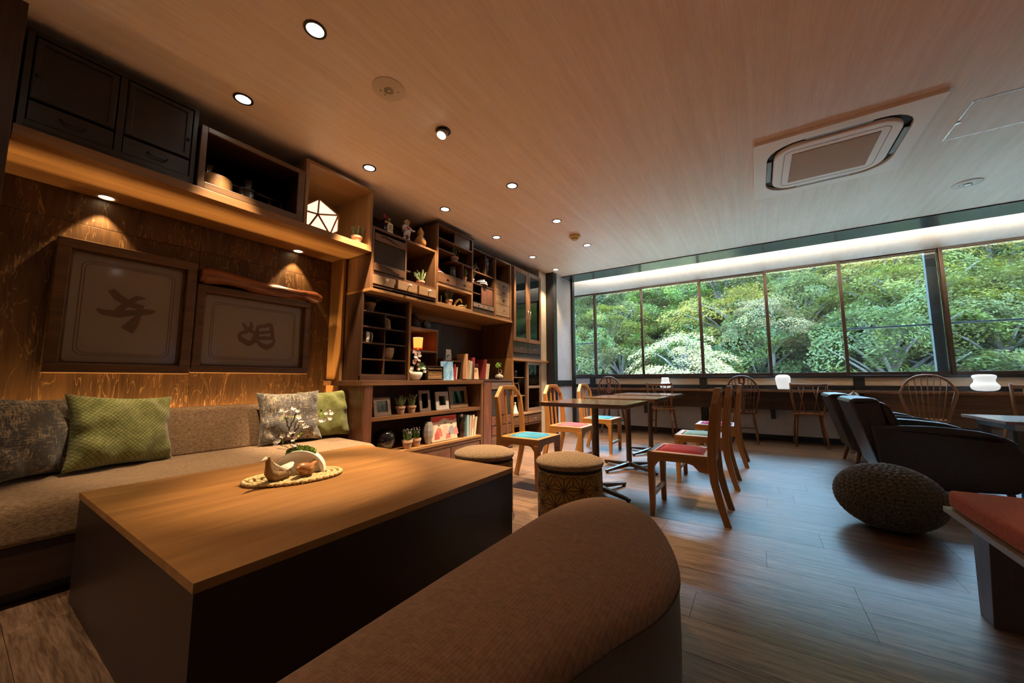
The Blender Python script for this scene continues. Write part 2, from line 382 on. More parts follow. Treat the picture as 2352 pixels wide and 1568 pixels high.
for r_ in range(-15, 25):
    yc = 2.045+PITCHP*(r_+.5)
    if yc+PITCHP/2 > YW+.02: yc1 = min(yc+PITCHP/2, YW); 
    x = XW-rr.random()*LEN
    while x < XR:
        a, b_ = max(x, XW), min(x+LEN, XR)
        if b_-a > .05:
            whole = abs((b_-a)-LEN) < 1e-6
            if whole and fm is not None: o = bpy.data.objects.new('plank', fm); COL.objects.link(o)
            else:
                me = bpy.data.meshes.new('plank'); h = (b_-a)/2-.0008
                q = MB().box(-h, h, -PITCHP/2+.0008, PITCHP/2-.0008, -.012, 0); me.from_pydata(q.v, [], q.f); me.materials.append(FLOORM)
                if whole: fm = me
                o = bpy.data.objects.new('plank', me); COL.objects.link(o)
            o.parent = floor; o.location = Vector(((a+b_)/2, yc, rr.uniform(-.0006, .0)))-floor.location
        x += LEN
def streak_mat(name, dark, light, pale):
    m, nt, b = newmat(name); setp(b, light, .42, spec=.35)
    tc = nt.nodes.new('ShaderNodeTexCoord').outputs['Object']
    n1 = noise(nt, mapping(nt, tc, (16, .55, 16)), 1, 6, .7, .3)
    n2 = noise(nt, mapping(nt, tc, (120, 6, 120)), 1, 4, .7)
    n3 = noise(nt, mapping(nt, tc, (5, 1.2, 5)), 1, 3, .6)
    c = ramp(nt, n1, [(.34, dark), (.52, light), (.68, pale)])
    c = mixc(nt, .4, c, ramp(nt, n2, [(.35, dark), (.65, pale)]))
    c = mixc(nt, .35, c, ramp(nt, n3, [(.35, light), (.7, pale)]))
    nt.links.new(c, b.inputs['Base Color']); bump(nt, b, n2, .25, .001); return m
CEILM = streak_mat('ceiling_paper', (.68, .53, .41), (.83, .70, .57), (.95, .86, .77))
ceil = struct(bx('ceiling', XW-.1, XR+.1, YB-.1, 6.24, ZC, ZC+.1, CEILM, bevel=0), 'pale streaked wood-grain ceiling')
# cove over the windows: level dark ledge, then a sloping panel that the hidden strip lights up
SOFF = plain('dark_glossy_ledge', (.035, .045, .05), .22, coat=.3)
struct(bx('trim_1', -2.97, XR, 6.236, 6.245, ZC-.012, ZC+.02, WD_LINE, bevel=0), 'thin black edge of the ceiling')
struct(bx('trim_2', -2.97, XR, 6.246, 6.73, ZC-.002, ZC+.018, SOFF, bevel=.002), 'dark glossy ledge below the cove light')
mb = MB().prism([(6.35, 3.10), (7.60, 2.852), (7.60, 2.92), (6.35, 3.16)], 0, -3.6, XR)
struct(mb.build('trim_3', streak_mat('cove_paper', (.55, .50, .45), (.64, .60, .55), (.74, .70, .66))), 'sloping pale panel lit by the hidden strip')
struct(bx('trim_4', -3.7, XR+.1, 6.2, YW+.2, 3.18, 3.25, plain('plenum', (.3, .3, .3), .9), bevel=0), 'cove top')
struct(bx('trim_5', -3.7, XR+.1, 6.2, 6.236, ZC+.1, 3.2, MATS['plenum'], bevel=0), 'cove back')
strip = thing('cove_light_strip', 'long white strip light hidden above the dark ledge by the windows', 'strip light', (.8, 6.60, ZC+.02))
STRIPM = emitmat('strip_diffuser', NEUT, 6)
bx('channel', -2.9, XR-.05, 6.54, 6.61, ZC+.0185, ZC+.024, plain('strip_body', (.6, .6, .6), .5), strip, 0)
bx('diffuser', -2.9, XR-.05, 6.55, 6.60, ZC+.0245, ZC+.0275, STRIPM, strip, 0)
struct(bx('trim_22', -2.97, XR, 6.722, 6.732, ZC+.018, ZC+.023, SOFF, bevel=0), 'lip on the ledge that hides the strip light')
l = lamp('AREA', 'strip_light', (.85, 6.575, ZC+.035), 335, NEUT, strip, shape='RECTANGLE', size=7.4, size_y=.04); aim(l, (0, .5, .86))
# plaster
PLAST = soft('white_plaster', (.66, .65, .66), (.72, .71, .72), 6, rough=.9, bs_=.15, sheen=0)
CREAM = soft('cream_plaster', (.55, .48, .38), (.60, .53, .43), 6, rough=.9, bs_=.15, sheen=0)
wl = struct(bx('wall_left', XW-.12, XW-.011, YB, YW+.1, 0, ZC+.2, plain('wall_core', (.25, .2, .15), .9), bevel=0), 'left wall behind sofa and shelves')
def ply():
    m, nt, b = newmat('stained_plywood'); setp(b, (.2, .1, .04), .42, spec=.4)
    v = coords(nt)
    n1 = noise(nt, mapping(nt, v, (9, 9, 1.1)), 1, 5, .6, 1.3)
    n2 = noise(nt, mapping(nt, v, (70, 70, 5)), 1, 3, .6)
    n4 = noise(nt, mapping(nt, v, (15, 15, 2.6)), 1, 3, .6, .55)
    c = ramp(nt, n1, [(.3, (.042, .019, .007)), (.7, (.135, .070, .027))])
    c = mixc(nt, .3, c, ramp(nt, n2, [(.35, (.032, .014, .005)), (.65, (.15, .08, .03))]))
    line = ramp(nt, n4, [(.0, (0, 0, 0)), (.488, (0, 0, 0)), (.5, (1, 1, 1)), (.512, (0, 0, 0))])
    sh = nt.nodes.new('ShaderNodeMath'); sh.operation = 'MULTIPLY'; sh.inputs[1].default_value = .6; nt.links.new(line, sh.inputs[0])
    c = mixc(nt, sh.outputs[0], c, (.42, .26, .11))
    nt.links.new(c, b.inputs['Base Color']); bump(nt, b, n2, .2, .001); return m
PLY = ply()
for y0, y1 in ((.09, 1.06), (1.0625, 2.2)):
    for z0, z1 in ((.0, 2.03), (2.033, 2.235)): MB().box(XW-.011, XW, y0, y1, z0, z1).build('wall_panel', PLY, wl, bevel=.001)
bx('wall_panel', XW-.011, XW, 2.2025, 5.86, 0, ZC, wood('bookcase_backing', (.03, .013, .006), (.10, .045, .02), 'z', .5, grain=8), wl, .001)
bx('wall_panel', XW-.011, XW, .09, 2.2, 2.237, ZC, WD_DARK, wl, .001)
# partition that closes the sofa niche on the near side
part = struct(bx('wall_near_partition', XW-.01, -3.01, -.25, .088, 0, ZC, wood('partition_wood', (.03, .014, .006), (.085, .04, .018), 'z', .45), bevel=.002), 'dark wooden partition at the end of the sofa')
# end pillar, plaster return and black timbers
struct(bx('trim_6', -3.20, -2.945, 5.87, 6.0, 0, ZC, WD_LINE, bevel=.004), 'black post at the end of the shelves')
struct(bx('wall_left_plaster', XW-.01, -2.97, 6.0, 6.66, 0, ZC+.19, PLAST, bevel=0), 'white plaster return with black timbers')
struct(bx('wall_left_cream', XW, -3.10, 5.62, 5.868, 0, ZC, CREAM, bevel=0), 'cream plaster strip beside the tall cabinet')
struct(bx('trim_7', -2.972, -2.945, 6.0, 6.66, .875, .985, WD_LINE, bevel=.003), 'black rail across the plaster return')
struct(bx('trim_8', -3.05, -2.93, 6.66, 6.76, 0, ZC+.1, WD_LINE, bevel=.003), 'black post at the window end')
struct(bx('wall_left_reveal', XW-.01, -3.3, 6.66, YW, 0, ZC+.19, PLAST, bevel=0))
# outlet
ot = thing('wall_outlet', 'white double wall outlet low on the plaster return', 'outlet', (-2.97, 6.33, .40))
bx('plate', -2.97, -2.962, 6.295, 6.365, .36, .48, plain('outlet_plastic', (.75, .75, .74), .4), ot, .003)
for z in (.39, .42, .45): bx('socket', -2.963, -2.960, 6.318, 6.342, z-.009, z+.009, plain('outlet_insert', (.55, .55, .55), .5), ot, .001)
# window wall
ww = struct(bx('wall_window', -3.6, XR+.1, YW, YW+.14, 0, 1.02, PLAST, bevel=0), 'low wall under the long window')
struct(bx('wall_window_head', -3.6, XR+.1, YW+.001, YW+.14, 2.86, 3.2, PLAST, bevel=0))
BAND = plain('black_band', (.014, .015, .017), .4)
struct(bx('baseboard_window', -3.3, XR, YW-.018, YW, 0, .09, BAND, bevel=.002), 'black baseboard under the counter')
struct(bx('trim_9', -3.3, XR, YW-.02, YW, .835, .90, BAND, bevel=.002), 'black band above the counter')
struct(bx('trim_10', -3.3, XR, YW-.03, YW, 1.018, 1.055, BAND, bevel=.002), 'black window sill')
STRIPW = wood('pale_strip_wood', (.55, .42, .28), (.66, .52, .36), 'x', .5)
for i, (a, b_) in enumerate(((-2.84, -.867), (-.746, 1.231), (1.363, 3.3), (3.43, XR))): struct(bx('trim_%d' % (11+i), a, b_, YW-.008, YW, .902, 1.016, STRIPW, bevel=.001), 'pale wood strip between the sill and the counter')
for i, x in enumerate((-2.908, -.806, 1.297, 3.365)): struct(bx('trim_%d' % (16+i), x-.062, x+.062, YW-.024, YW, 0, 1.02, BAND, bevel=.002), 'black post in the low window wall')
# windows
BRONZE = plain('bronze_frame', (.075, .05, .036), .38, metal=.55)
xs = [-3.34, -2.85, -1.865, -.80, .222, 1.197, 2.29, 3.30, 4.5]
for i in range(8):
    x0, x1 = xs[i], xs[i+1]; yo = .035 if i % 2 else .0
    y0, y1 = YW+.02+yo, YW+.06+yo; fw = .042; z0, z1 = 1.055, 2.86
    f = MB().box(x0-.018, x0+fw-.018, y0, y1, z0, z1).box(x1-fw+.018, x1+.018, y0, y1, z0, z1).box(x0+fw-.018, x1-fw+.018, y0, y1, z0, z0+.05).box(x0+fw-.018, x1-fw+.018, y0, y1, z1-.035, z1)
    wn = struct(f.build('window_%d' % (i+1), BRONZE, bevel=.003), 'bronze framed window pane with the hillside behind')
    bx('pane', x0+fw-.018, x1-fw+.018, (y0+y1)/2-.002, (y0+y1)/2+.002, z0+.05, z1-.035, PANE, wn, 0)
    if i in (1, 3):
        xh = x1-.0 if i == 1 else x1-.012
        h = bx('latch', xh-.012, xh+.012, y0-.03, y0, 1.50, 1.53, DSTEEL, wn, .002)
        MB().tube([(xh, y0-.03, 1.515), (xh+(.02 if i == 1 else -.03), y0-.04, 1.515), (xh+(.025 if i == 1 else -.04), y0-.04, 1.42)], .007, 6).build('latch_handle', DSTEEL, h, True)
    if i in (0, 5, 6, 7):
        bx('guard_bar', x0-.01, x1+.01, y1+.03, y1+.055, 1.765, 1.792, plain('outside_bar', (.02, .022, .022), .5), wn, .002)
lv = MB().box(2.16, 2.27, YW+.12, YW+.2, .9, 3.0)
for k in range(60): lv.box(2.155, 2.255, YW+.11, YW+.121, 1.0+k*.03, 1.012+k*.03)
struct(lv.build('trim_20', plain('outside_post', (.012, .013, .014), .6)), 'dark ribbed post outside the window')
struct(bx('trim_21', -3.5, XR, YW+.005, YW+.13, 1.02, 1.056, BRONZE, bevel=.002), 'outer window sill')
# unseen sides of the room
SIDE = soft('side_plaster', (.42, .36, .30), (.48, .42, .35), 5, rough=.9, bs_=.1, sheen=0)
OPEN = ((2.86, 3.2), (3.75, 3.98), (4.6, 6.0)); ys_ = [YB]+[v for o_ in OPEN for v in o_]+[YW+.1]
struct(bx('wall_right', XR, XR+.12, YB, YW+.1, 0, 1.12, SIDE, bevel=0)); struct(bx('wall_right_high', XR, XR+.12, YB, YW+.1, 1.9, ZC+.3, SIDE, bevel=0))
for k in range(0, 8, 2): struct(bx('wall_right_pier', XR, XR+.12, ys_[k], ys_[k+1], 1.12, 1.9, SIDE, bevel=0))
for i, (y0, y1) in enumerate(OPEN):
    wn = struct(MB().ring([(y0, 1.12), (y1, 1.12), (y1, 1.9), (y0, 1.9)], [(y0+.02, 1.14), (y1-.02, 1.14), (y1-.02, 1.88), (y0+.02, 1.88)], 0, XR+.03, XR+.08).build('window_%d' % (9+i), BRONZE, bevel=.003)); bx('pane', XR+.053, XR+.057, y0+.02, y1-.02, 1.14, 1.88, clear_glass('dimmed_pane_%d' % i, (.08, .09, .10)), wn, 0)
    if i == 2:
        for k in range(17): bx('slat', XR+.02, XR+.05, y0+.03+k*.081, y0+.085+k*.081, 1.14, 1.88, WD_BLK, wn, .002)

for nm, x0, x1, z0, z1 in (('wall_back', XW, .9, 0, ZC+.1), ('wall_back_low', .9, 4.2, 0, .5), ('wall_back_high', .9, 4.2, 2.4, ZC+.1), ('wall_back_end', 4.2, XR, 0, ZC+.1)): struct(bx(nm, x0, x1, YB-.12, YB, z0, z1, SIDE, bevel=0))
wn = struct(MB().ring([(.9, .5), (4.2, .5), (4.2, 2.4), (.9, 2.4)], [(.95, .55), (4.15, .55), (4.15, 2.35), (.95, 2.35)], 1, YB-.09, YB-.04).build('window_12', BRONZE, bevel=.003)); bx('pane', .95, 4.15, YB-.067, YB-.063, .55, 2.35, clear_glass('dimmed_pane', (.10, .08, .06)), wn, 0)  # dark tint of the clear pane holds back daylight from this unseen window
for k in (1, 2, 3): bx('mullion', .9+k*.825-.025, .9+k*.825+.025, YB-.085, YB-.045, .55, 2.35, BRONZE, wn, .002)

# ================================================================ CEILING FIXTURES
BULB = emitmat('downlight_lens', (1.0, .93, .82), 14); RIMB = plain('black_rim', (.012, .011, .010), .35); RIMW = plain('pale_rim', (.55, .50, .42), .35)
REFL = plain('chrome_reflector', (.8, .8, .8), .12, metal=1.)
def downlight(x, y, z, label, group, power, col, rim=RIMB, size=78, blend=.6, tilt=None, r=.058, rad=.03, lens=BULB, lean=None):
    t = thing('downlight', label, 'ceiling light', (x, y, z), group)
    c = lambda R, n=28: [(x+R*math.cos(2*PI*i/n), y+R*math.sin(2*PI*i/n)) for i in range(n)]
    MB().ring(c(r), c(r*.76), 2, z-.006, z-.0002).build('rim', rim, t, 'auto')
    if tilt is None:
        MB().lathe([(r*.76, -.0003), (r*.70, -.002), (r*.5, -.0022)], (x, y, z), 28).build('lens', lens, t, True)
        l = lamp('SPOT', 'lamp_light', (x, y, z-.03), power, col, t, spot_size=math.radians(size), spot_blend=blend, shadow_soft_size=rad)
        if lean: aim(l, lean)
    else:
        d = Vector(tilt).normalized(); p = Vector((x, y, z))
        q = MB().tube([p-d*.0+Vector((0, 0, -.002)), p+d*.05], [.043, .040], 24).build('swivel_head', STEEL, t, 'auto')
        MB().tube([p+d*.0502, p+d*.053], [.034, .030], 24).build('lens', lens, q, True)
        l = lamp('SPOT', 'lamp_light', p+d*.075, power, col, t, spot_size=math.radians(size), spot_blend=blend, shadow_soft_size=rad); aim(l, d)
    return t
DLP = 218
G1 = 'downlights in the row beside the shelves'; G2 = 'fixed downlights in the row over the dining tables'
for i, y in enumerate((.978, 1.978, 2.966, 3.968, 4.945, 5.755)): downlight(-2.84, y, ZC, 'round black-rimmed ceiling downlight in front of the %s' % ('dark chest on the oak shelf', 'oak lamp box', 'kitchen chest', 'curio cabinet', 'tall glazed cupboard', 'black end post')[i], G1, DLP*(.6, 1.5, .55, .55, .55, .3)[i], WARM, size=40 if i < 2 else 78, lean=(-.16, .04, -1) if i < 2 else None)
for y in (-2.03, -1.03, -.03, .969, 2.953, 3.949, 4.925): downlight(-1.925, y, ZC, {.969: 'round black-rimmed fixed downlight straight over the coffee table', 2.953: 'round black-rimmed ceiling downlight over the table of the red-seated chair', 3.949: 'round black-rimmed ceiling downlight over the table of the pink-seated chair', 4.925: 'round black-rimmed ceiling downlight beside the smoke detector'}.get(y, 'round black-rimmed ceiling downlight towards the back wall'), G2, DLP*(.45 if y < -.5 else .05 if y < 0 else .07 if y < 1 else 1.1), WARM)
downlight(-1.925, 1.975, ZC, 'swivelling downlight whose lamp sticks out of the ceiling', None, 330, (1.0, .72, .44), size=30, blend=.8, tilt=Vector((-2.0, 1.12, .48))-Vector((-1.925, 1.975, ZC)))
downlight(2.1, 1.55, ZC, 'round black-rimmed downlight over the red bench', None, 320, WARM, size=66)
EMW = plain('cream_plastic', (.66, .58, .47), .4); EMW2 = plain('white_plastic', (.72, .70, .68), .4)
for nm, lb, x, y in (('emergency_light', 'round cream emergency light plate in the ceiling over the coffee table', -1.935, 1.47), ('emergency_light', 'round pale emergency light plate in the ceiling near the windows', 1.858, 5.39)):
    t = thing(nm, lb, 'emergency light', (x, y, ZC))
    MB().lathe([(.105, -.0002), (.105, -.004), (.095, -.008), (.02, -.009)], (x, y, ZC), 32).build('plate', EMW, t, 'auto')
    MB().lathe([(.030, -.0085), (.030, -.014), (.022, -.016), (.012, -.011)], (x, y, ZC), 20).build('lens', CABGLASS, t, True)
    MB().lathe([(.009, -.009), (.009, -.012), (.004, -.013)], (x, y, ZC), 12).build('bulb', WHITE, t, True)
    for dx, dy in ((-.05, .01), (-.045, -.03), (.04, .045)): MB().cyl((x+dx, y+dy, ZC-.006), (x+dx, y+dy, ZC-.011), .006, n=10).build('button', STEEL, t, True)
t = thing('smoke_detector', 'round yellowish smoke detector on the ceiling', 'smoke detector', (-1.93, 4.5, ZC))
MB().lathe([(.075, -.0002), (.075, -.025), (.06, -.035), (.045, -.036)], (-1.93, 4.5, ZC), 24).build('base', plain('yellowed_plastic', (.62, .48, .20), .45), t, 'auto')
MB().lathe([(.042, -.036), (.042, -.058), (.03, -.062), (.02, -.060)], (-1.93, 4.5, ZC), 24).build('sensor', plain('yellow_sensor', (.50, .36, .10), .45), t, 'auto')
# air conditioner
ax, ay, S = .637, 4.043, 1.10
t = thing('ceiling_air_conditioner', 'square four-way air conditioner set in the ceiling', 'air conditioner', (ax, ay, ZC))
ACM = plain('ac_panel_plastic', (.90, .80, .70), .38)
MB().ring(rrect(ax, ay, S, S, .02), rrect(ax, ay, .90, .90, .22), 2, ZC-.028, ZC-.0002).build('outer_panel', ACM, t, bevel=.004)
MB().prism(rrect(ax, ay, .895, .895, .218), 2, ZC-.006, ZC-.0003).build('air_slot', VOID, t)
ip = MB().prism(rrect(ax, ay, .80, .80, .17), 2, ZC-.036, ZC-.004).build('inner_panel', ACM, t, bevel=.012, seg=3)
MB().ring(rrect(ax, ay, .66, .66, .06), rrect(ax, ay, .652, .652, .056), 2, ZC-.0375, ZC-.0355).build('seam', plain('ac_seam', (.2, .15, .12), .6), ip)
g = MB(); 
for k in range(46): yy = ay-.265+k*.0116; g.box(ax-.27, ax+.27, yy, yy+.006, ZC-.041, ZC-.0355)
bx('grille_bed', ax-.275, ax+.275, ay-.272, ay+.272, ZC-.038, ZC-.0352, plain('grille_bed', (.34, .24, .16), .6), ip, 0)
gg = g.build('grille_slats', plain('grille_plastic', (.66, .48, .32), .5), ip); gg['kind'] = 'stuff'
for s_ in (-1, 1):
    bx('louver', ax+s_*.43-.018, ax+s_*.43+.018, ay-.2, ay+.2, ZC-.024, ZC-.016, plain('louver_grey', (.20, .20, .21), .4), t, .004)
    bx('louver', ax-.2, ax+.2, ay+s_*.43-.018, ay+s_*.43+.018, ZC-.024, ZC-.016, MATS['louver_grey'], t, .004)
bx('maker_plate', ax-.02, ax+.02, ay-.325, ay-.319, ZC-.0372, ZC-.0358, plain('maker_grey', (.25, .22, .2), .4), ip, 0)
# access hatch
t = thing('ceiling_hatch', 'square access hatch with a thin metal edge in the ceiling', 'hatch', (1.63, 4.03, ZC))
hx0, hx1, hy0, hy1 = 1.372, 1.90, 3.765, 4.29
P4 = lambda a: [(hx0+a, hy0+a), (hx1-a, hy0+a), (hx1-a, hy1-a), (hx0+a, hy1-a)]
MB().ring(P4(0), P4(.007), 2, ZC-.003, ZC-.0002).build('edge', STEEL, t)
bx('panel', hx0+.007, hx1-.007, hy0+.007, hy1-.007, ZC-.0018, ZC-.0003, CEILM, t, 0)
MB().ring(P4(.007), P4(.009), 2, ZC-.0026, ZC-.0018).build('gap', VOID, t)
MB().cyl((hx0+.012, 4.03, ZC-.003), (hx0+.012, 4.03, ZC-.009), .014, n=16).build('latch', STEEL, t, 'auto')
# ================================================================ SOFA NICHE
t = thing('bench_sofa', 'long built-in bench sofa with brown woven seat and back', 'sofa', (-3.2, 1.1, 0))
bx('kick_board', XW+.012, -2.86, .09, 2.10, 0, .07, WD_BLK, t, 0)
bx('base', XW+.012, -2.79, .09, 2.11, .07, .268, wood('sofa_base_wood', (.018, .008, .005), (.05, .022, .011), 'y', .45), t, .004)
def prof_round(pts, rad, n=5):
    out = []
    for i, p in enumerate(pts):
        r = rad[i]; a = Vector(pts[i-1])-Vector(p); b = Vector(pts[(i+1) % len(pts)])-Vector(p)
        if r <= 0: out.append(tuple(p)); continue
        A = Vector(p)+a.normalized()*r; B = Vector(p)+b.normalized()*r
        for k in range(n+1):
            u = k/n; out.append(tuple((1-u)**2*A+2*u*(1-u)*Vector(p)+u*u*B))
    return out
seat = prof_round([(XW+.03, .268), (-2.77, .268), (-2.765, .455), (XW+.03, .475)], [0, .03, .075, 0])
def softprism(poly, y0, y1, e=.05, n=4):
    """prism along y whose ends are rounded off"""
    cx = sum(p[0] for p in poly)/len(poly); cz = sum(p[1] for p in poly)/len(poly); rings = []
    st = [(y0+e*(1-math.cos(PI/2*k/n)), math.sin(PI/2*k/n)) for k in range(n+1)]; st += [(y0+y1-a, b) for a, b in reversed(st)]
    mb = MB(); m = len(poly); V = []
    w_ = max(p[0] for p in poly)-min(p[0] for p in poly); h_ = max(p[1] for p in poly)-min(p[1] for p in poly)
    for y, s_ in st:
        kx = 1-(1-s_)*min(1, 2*e/w_); kz = 1-(1-s_)*min(1, 2*e/h_)
        V += [(cx+(p[0]-cx)*kx, y, cz+(p[1]-cz)*kz) for p in poly]
    F = [(i*m+k, i*m+(k+1) % m, (i+1)*m+(k+1) % m, (i+1)*m+k) for i in range(len(st)-1) for k in range(m)]
    F += [tuple(range(m)), tuple(range((len(st)-1)*m, len(st)*m))]
    return mb.add(V, F)
softprism(seat, .092, 2.125, .06).build('seat_cushion', SOFA, t, 'auto')
back = prof_round([(-3.56, .465), (-3.43, .465), (-3.50, .80), (-3.60, .80)], [0, .02, .035, .02])
softprism(back, .092, 2.11, .03).build('back_cushion', SOFA, t, 'auto')
led = thing('sofa_light_strip', 'warm strip light tucked between the sofa back and the wall', 'strip light', (-3.65, 1.1, .56))
bx('channel', -3.688, -3.62, .12, 2.08, .47, .56, WD_BLK, led, 0); bx('diffuser', -3.675, -3.64, .13, 2.07, .5605, .566, emitmat('amber_diffuser', AMBER, 1.5), led, 0)
lamp('AREA', 'strip_light', (-3.655, 1.1, .575), 27, (1.0, .60, .23), led, rot=(PI, 0, 0), shape='RECTANGLE', size=.02, size_y=1.94)
def pillow(label, w_, h_, th, m, loc, rot, seed, cat='cushion'):
    rn = random.Random(seed); ph = [rn.uniform(0, 6) for _ in range(6)]; N = 26
    mb = MB()
    for sgn in (-1, 1):
        def fn(u, v, sgn=sgn):
            a, b = 2*u-1, 2*v-1
            e = (max(0, 1-abs(a)**2.6)*max(0, 1-abs(b)**2.6))**.55
            pin = 1-.11*(1-abs(b)**2)*(abs(a)**3); pin2 = 1-.10*(1-abs(a)**2)*(abs(b)**3)
            wr = .018*math.sin(9*a+ph[0]+3*b)*e*(1-e)*2+.018*math.sin(7*b-4*a+ph[1])*(abs(a)**2)*e+.010*math.sin(15*a*b+ph[2])*e
            return (w_/2*a*pin, sgn*(th/2*e+.004)+wr*(.6 if sgn > 0 else 1), h_/2*(1+b*pin2)+.0)
        mb.grid(fn, N, N)
    n = N*N; ring = [i for i in range(N)]+[j*N+N-1 for j in range(1, N)]+[(N-1)*N+i for i in range(N-2, -1, -1)]+[j*N for j in range(N-2, 0, -1)]
    mb.add([], []); mb.f += [(ring[i], ring[(i+1) % len(ring)], n+ring[(i+1) % len(ring)], n+ring[i]) for i in range(len(ring))]
    o = mb.build('cushion', m, None, True); o.location = loc; o.rotation_euler = rot
    tag(o, label, cat); return o
RD = math.radians
pillow('dark charcoal cushion in the corner beside the wooden partition', .46, .45, .17, GREYP, (-3.285, .325, .472), (-.22, .06, RD(130)), 1)
pillow('large olive green quilted cushion beside the partition end of the sofa', .54, .45, .18, GREENP, (-3.315, .665, .468), (-.26, .07, RD(107)), 2)
pillow('charcoal cushion with gold flecks standing at the shelf end of the sofa', .50, .44, .15, GREYP, (-3.325, 1.675, .470), (-.22, -.02, RD(84)), 3)
pillow('olive green quilted cushion partly behind the gold-flecked one', .44, .44, .15, GREENP, (-3.335, 1.985, .470), (-.20, -.05, RD(74)), 4)
# coffee table
t = thing('coffee_table', 'large low square coffee table of solid brown veneer', 'coffee table', (-1.96, 1.15, 0))
bx('tabletop', -2.675, -1.24, .40, 1.905, .452, .48, WD_TABLE, t, .0015)
bx('side_panel', -2.672, -2.642, .403, 1.902, 0, .452, WD_TSHADE, t, 0); bx('side_panel', -1.273, -1.243, .403, 1.902, 0, .452, WD_TSHADE, t, 0)
bx('end_panel', -2.642, -1.273, .403, .433, 0, .452, WD_TSHADE, t, 0); bx('end_panel', -2.642, -1.273, 1.872, 1.902, 0, .452, WD_TSHADE, t, 0)
# woven mat
STRAW = soft('straw', (.45, .29, .10), (.72, .55, .28), 1, st=(200, 200, 200), bs_=.5)
cm = Vector((-2.08, 1.075)); TZ = .4805; ang = RD(72)
t = thing('woven_mat', 'oval braided straw mat on the coffee table', 'mat', (cm.x, cm.y, TZ))
for q, (a, b, r) in enumerate(((.225, .145, .0125), (.195, .115, .0115), (.165, .087, .0115), (.135, .06, .0115), (.105, .033, .0115))):
    mb = MB(); L = 2*PI*math.sqrt((a*a+b*b)/2); n = max(10, int(L/.030))
    for k in range(n):
        for ph in (0, 1):
            th = 2*PI*(k+.5*ph)/n; dth = 2*PI/n*1.25; pts = []
            for s_ in range(5):
                u = s_/4; A = th+dth*(u-.5); off = (u-.5)*.016*(1 if ph else -1)
                ex, ey = (a+off)*math.cos(A), (b+off)*math.sin(A)
                pts.append((cm.x+ex*math.cos(ang)-ey*math.sin(ang), cm.y+ex*math.sin(ang)+ey*math.cos(ang), TZ+r*.75+.004*math.sin(PI*u)))
            mb.tube(pts, [r*.35, r*.62, r*.7, r*.62, r*.35], 6)
    mb.build('braid', STRAW, t, True)
mb = MB().prism([(cm.x+.215*math.cos(a)*math.cos(ang)-.135*math.sin(a)*math.sin(ang), cm.y+.215*math.cos(a)*math.sin(ang)+.135*math.sin(a)*math.cos(ang)) for a in [2*PI*i/32 for i in range(32)]], 2, TZ+.0003, TZ+.006).build('mat_base', STRAW, t)
# half-moon planter with blossom branch
pc = Vector((-2.125, 1.12, TZ+.018)); dx = Vector((.62, .785, 0)); dn = Vector((.785, -.62, 0))
def PP(u, v, n_): return pc+dx*u+Vector((0, 0, 1))*v+dn*n_
t = thing('blossom_planter', 'white half-moon ceramic planter with moss and a white blossom branch', 'planter', pc)
def arc(R, n=22, sq=1.0): return [(R*math.cos(PI*k/n), R*sq*math.sin(PI*k/n)) for k in range(n+1)]
mb = MB(); po = arc(.128, sq=.92); pi2 = arc(.112, sq=.9)
mb.frustum([PP(u, v, -.035) for u, v in po], [PP(u, v, .020) for u, v in po])
n = len(po)
mb.add([PP(u, v, .020) for u, v in po]+[PP(u, v, .040) for u, v in po]+[PP(u, v, .040) for u, v in pi2]+[PP(u, v, .0205) for u, v in pi2],
       [(i, i+1, n+i+1, n+i) for i in range(n-1)]+[(n+i, n+i+1, 2*n+i+1, 2*n+i) for i in range(n-1)]+[(2*n+i, 2*n+i+1, 3*n+i+1, 3*n+i) for i in range(n-1)])
mb.build('vase', WHITE, t, 'auto')
def tuft(mb, c, r, n, rn, up=.6, s=.01):
    for _ in range(n):
        a = rn.uniform(0, 2*PI); q = math.sqrt(rn.random())*r; p = Vector((c[0]+q*math.cos(a), c[1]+q*math.sin(a), c[2]+rn.uniform(0, up*r)))
        d = Vector((rn.uniform(-1, 1), rn.uniform(-1, 1), rn.uniform(-.3, 1))).normalized()*s; e = d.orthogonal().normalized()*s*.5
        mb.add([p-d, p+e, p+d, p-e], [(0, 1, 2, 3)])
rn = random.Random(5); mb = MB()
for _ in range(700):
    u = rn.uniform(-.065, .075); v = .118*math.sqrt(max(0, 1-(u/.128)**2))-.004+rn.random()*.022; p = PP(u, v, rn.uniform(-.032, .02))
    d = Vector((rn.uniform(-1, 1), rn.uniform(-1, 1), rn.uniform(-.2, 1))).normalized()*.007; e = d.orthogonal().normalized()*.005
    mb.add([p-d, p+e, p+d, p-e], [(0, 1, 2, 3)])
mo = mb.build('moss', MOSS, t); mo['kind'] = 'stuff'
def fpos(x, y, dep=0.): 
    q = PX(x, y, 0, -2.135+dep); return q
base = PP(-.02, .115, 0)
br = MB(); fl_ = MB(); lf = MB()
def wig(a, b, n=7, k=.0035):
    a, b = Vector(a), Vector(b); out = []
    for i in range(n):
        u = i/(n-1); out.append(a.lerp(b, u)+Vector((rn.uniform(-k, k), rn.uniform(-k, k), rn.uniform(-k, k)))*(1 if 0 < i < n-1 else 0))
    return out
tips = {'a': (655, 958), 'b': (682, 946), 'c': (690, 975), 'd': (735, 955), 'e': (655, 1010), 'f': (675, 1000), 'g': (640, 1020)}
trunk1 = fpos(664, 985); trunk2 = fpos(672, 995)
br.tube(wig(base, trunk1), [.006, .006, .005, .005, .0045, .004, .004], 6); br.tube(wig(trunk1, fpos(*tips['a'])), .003, 6); br.tube(wig(trunk1, fpos(*tips['b'])), .003, 6)
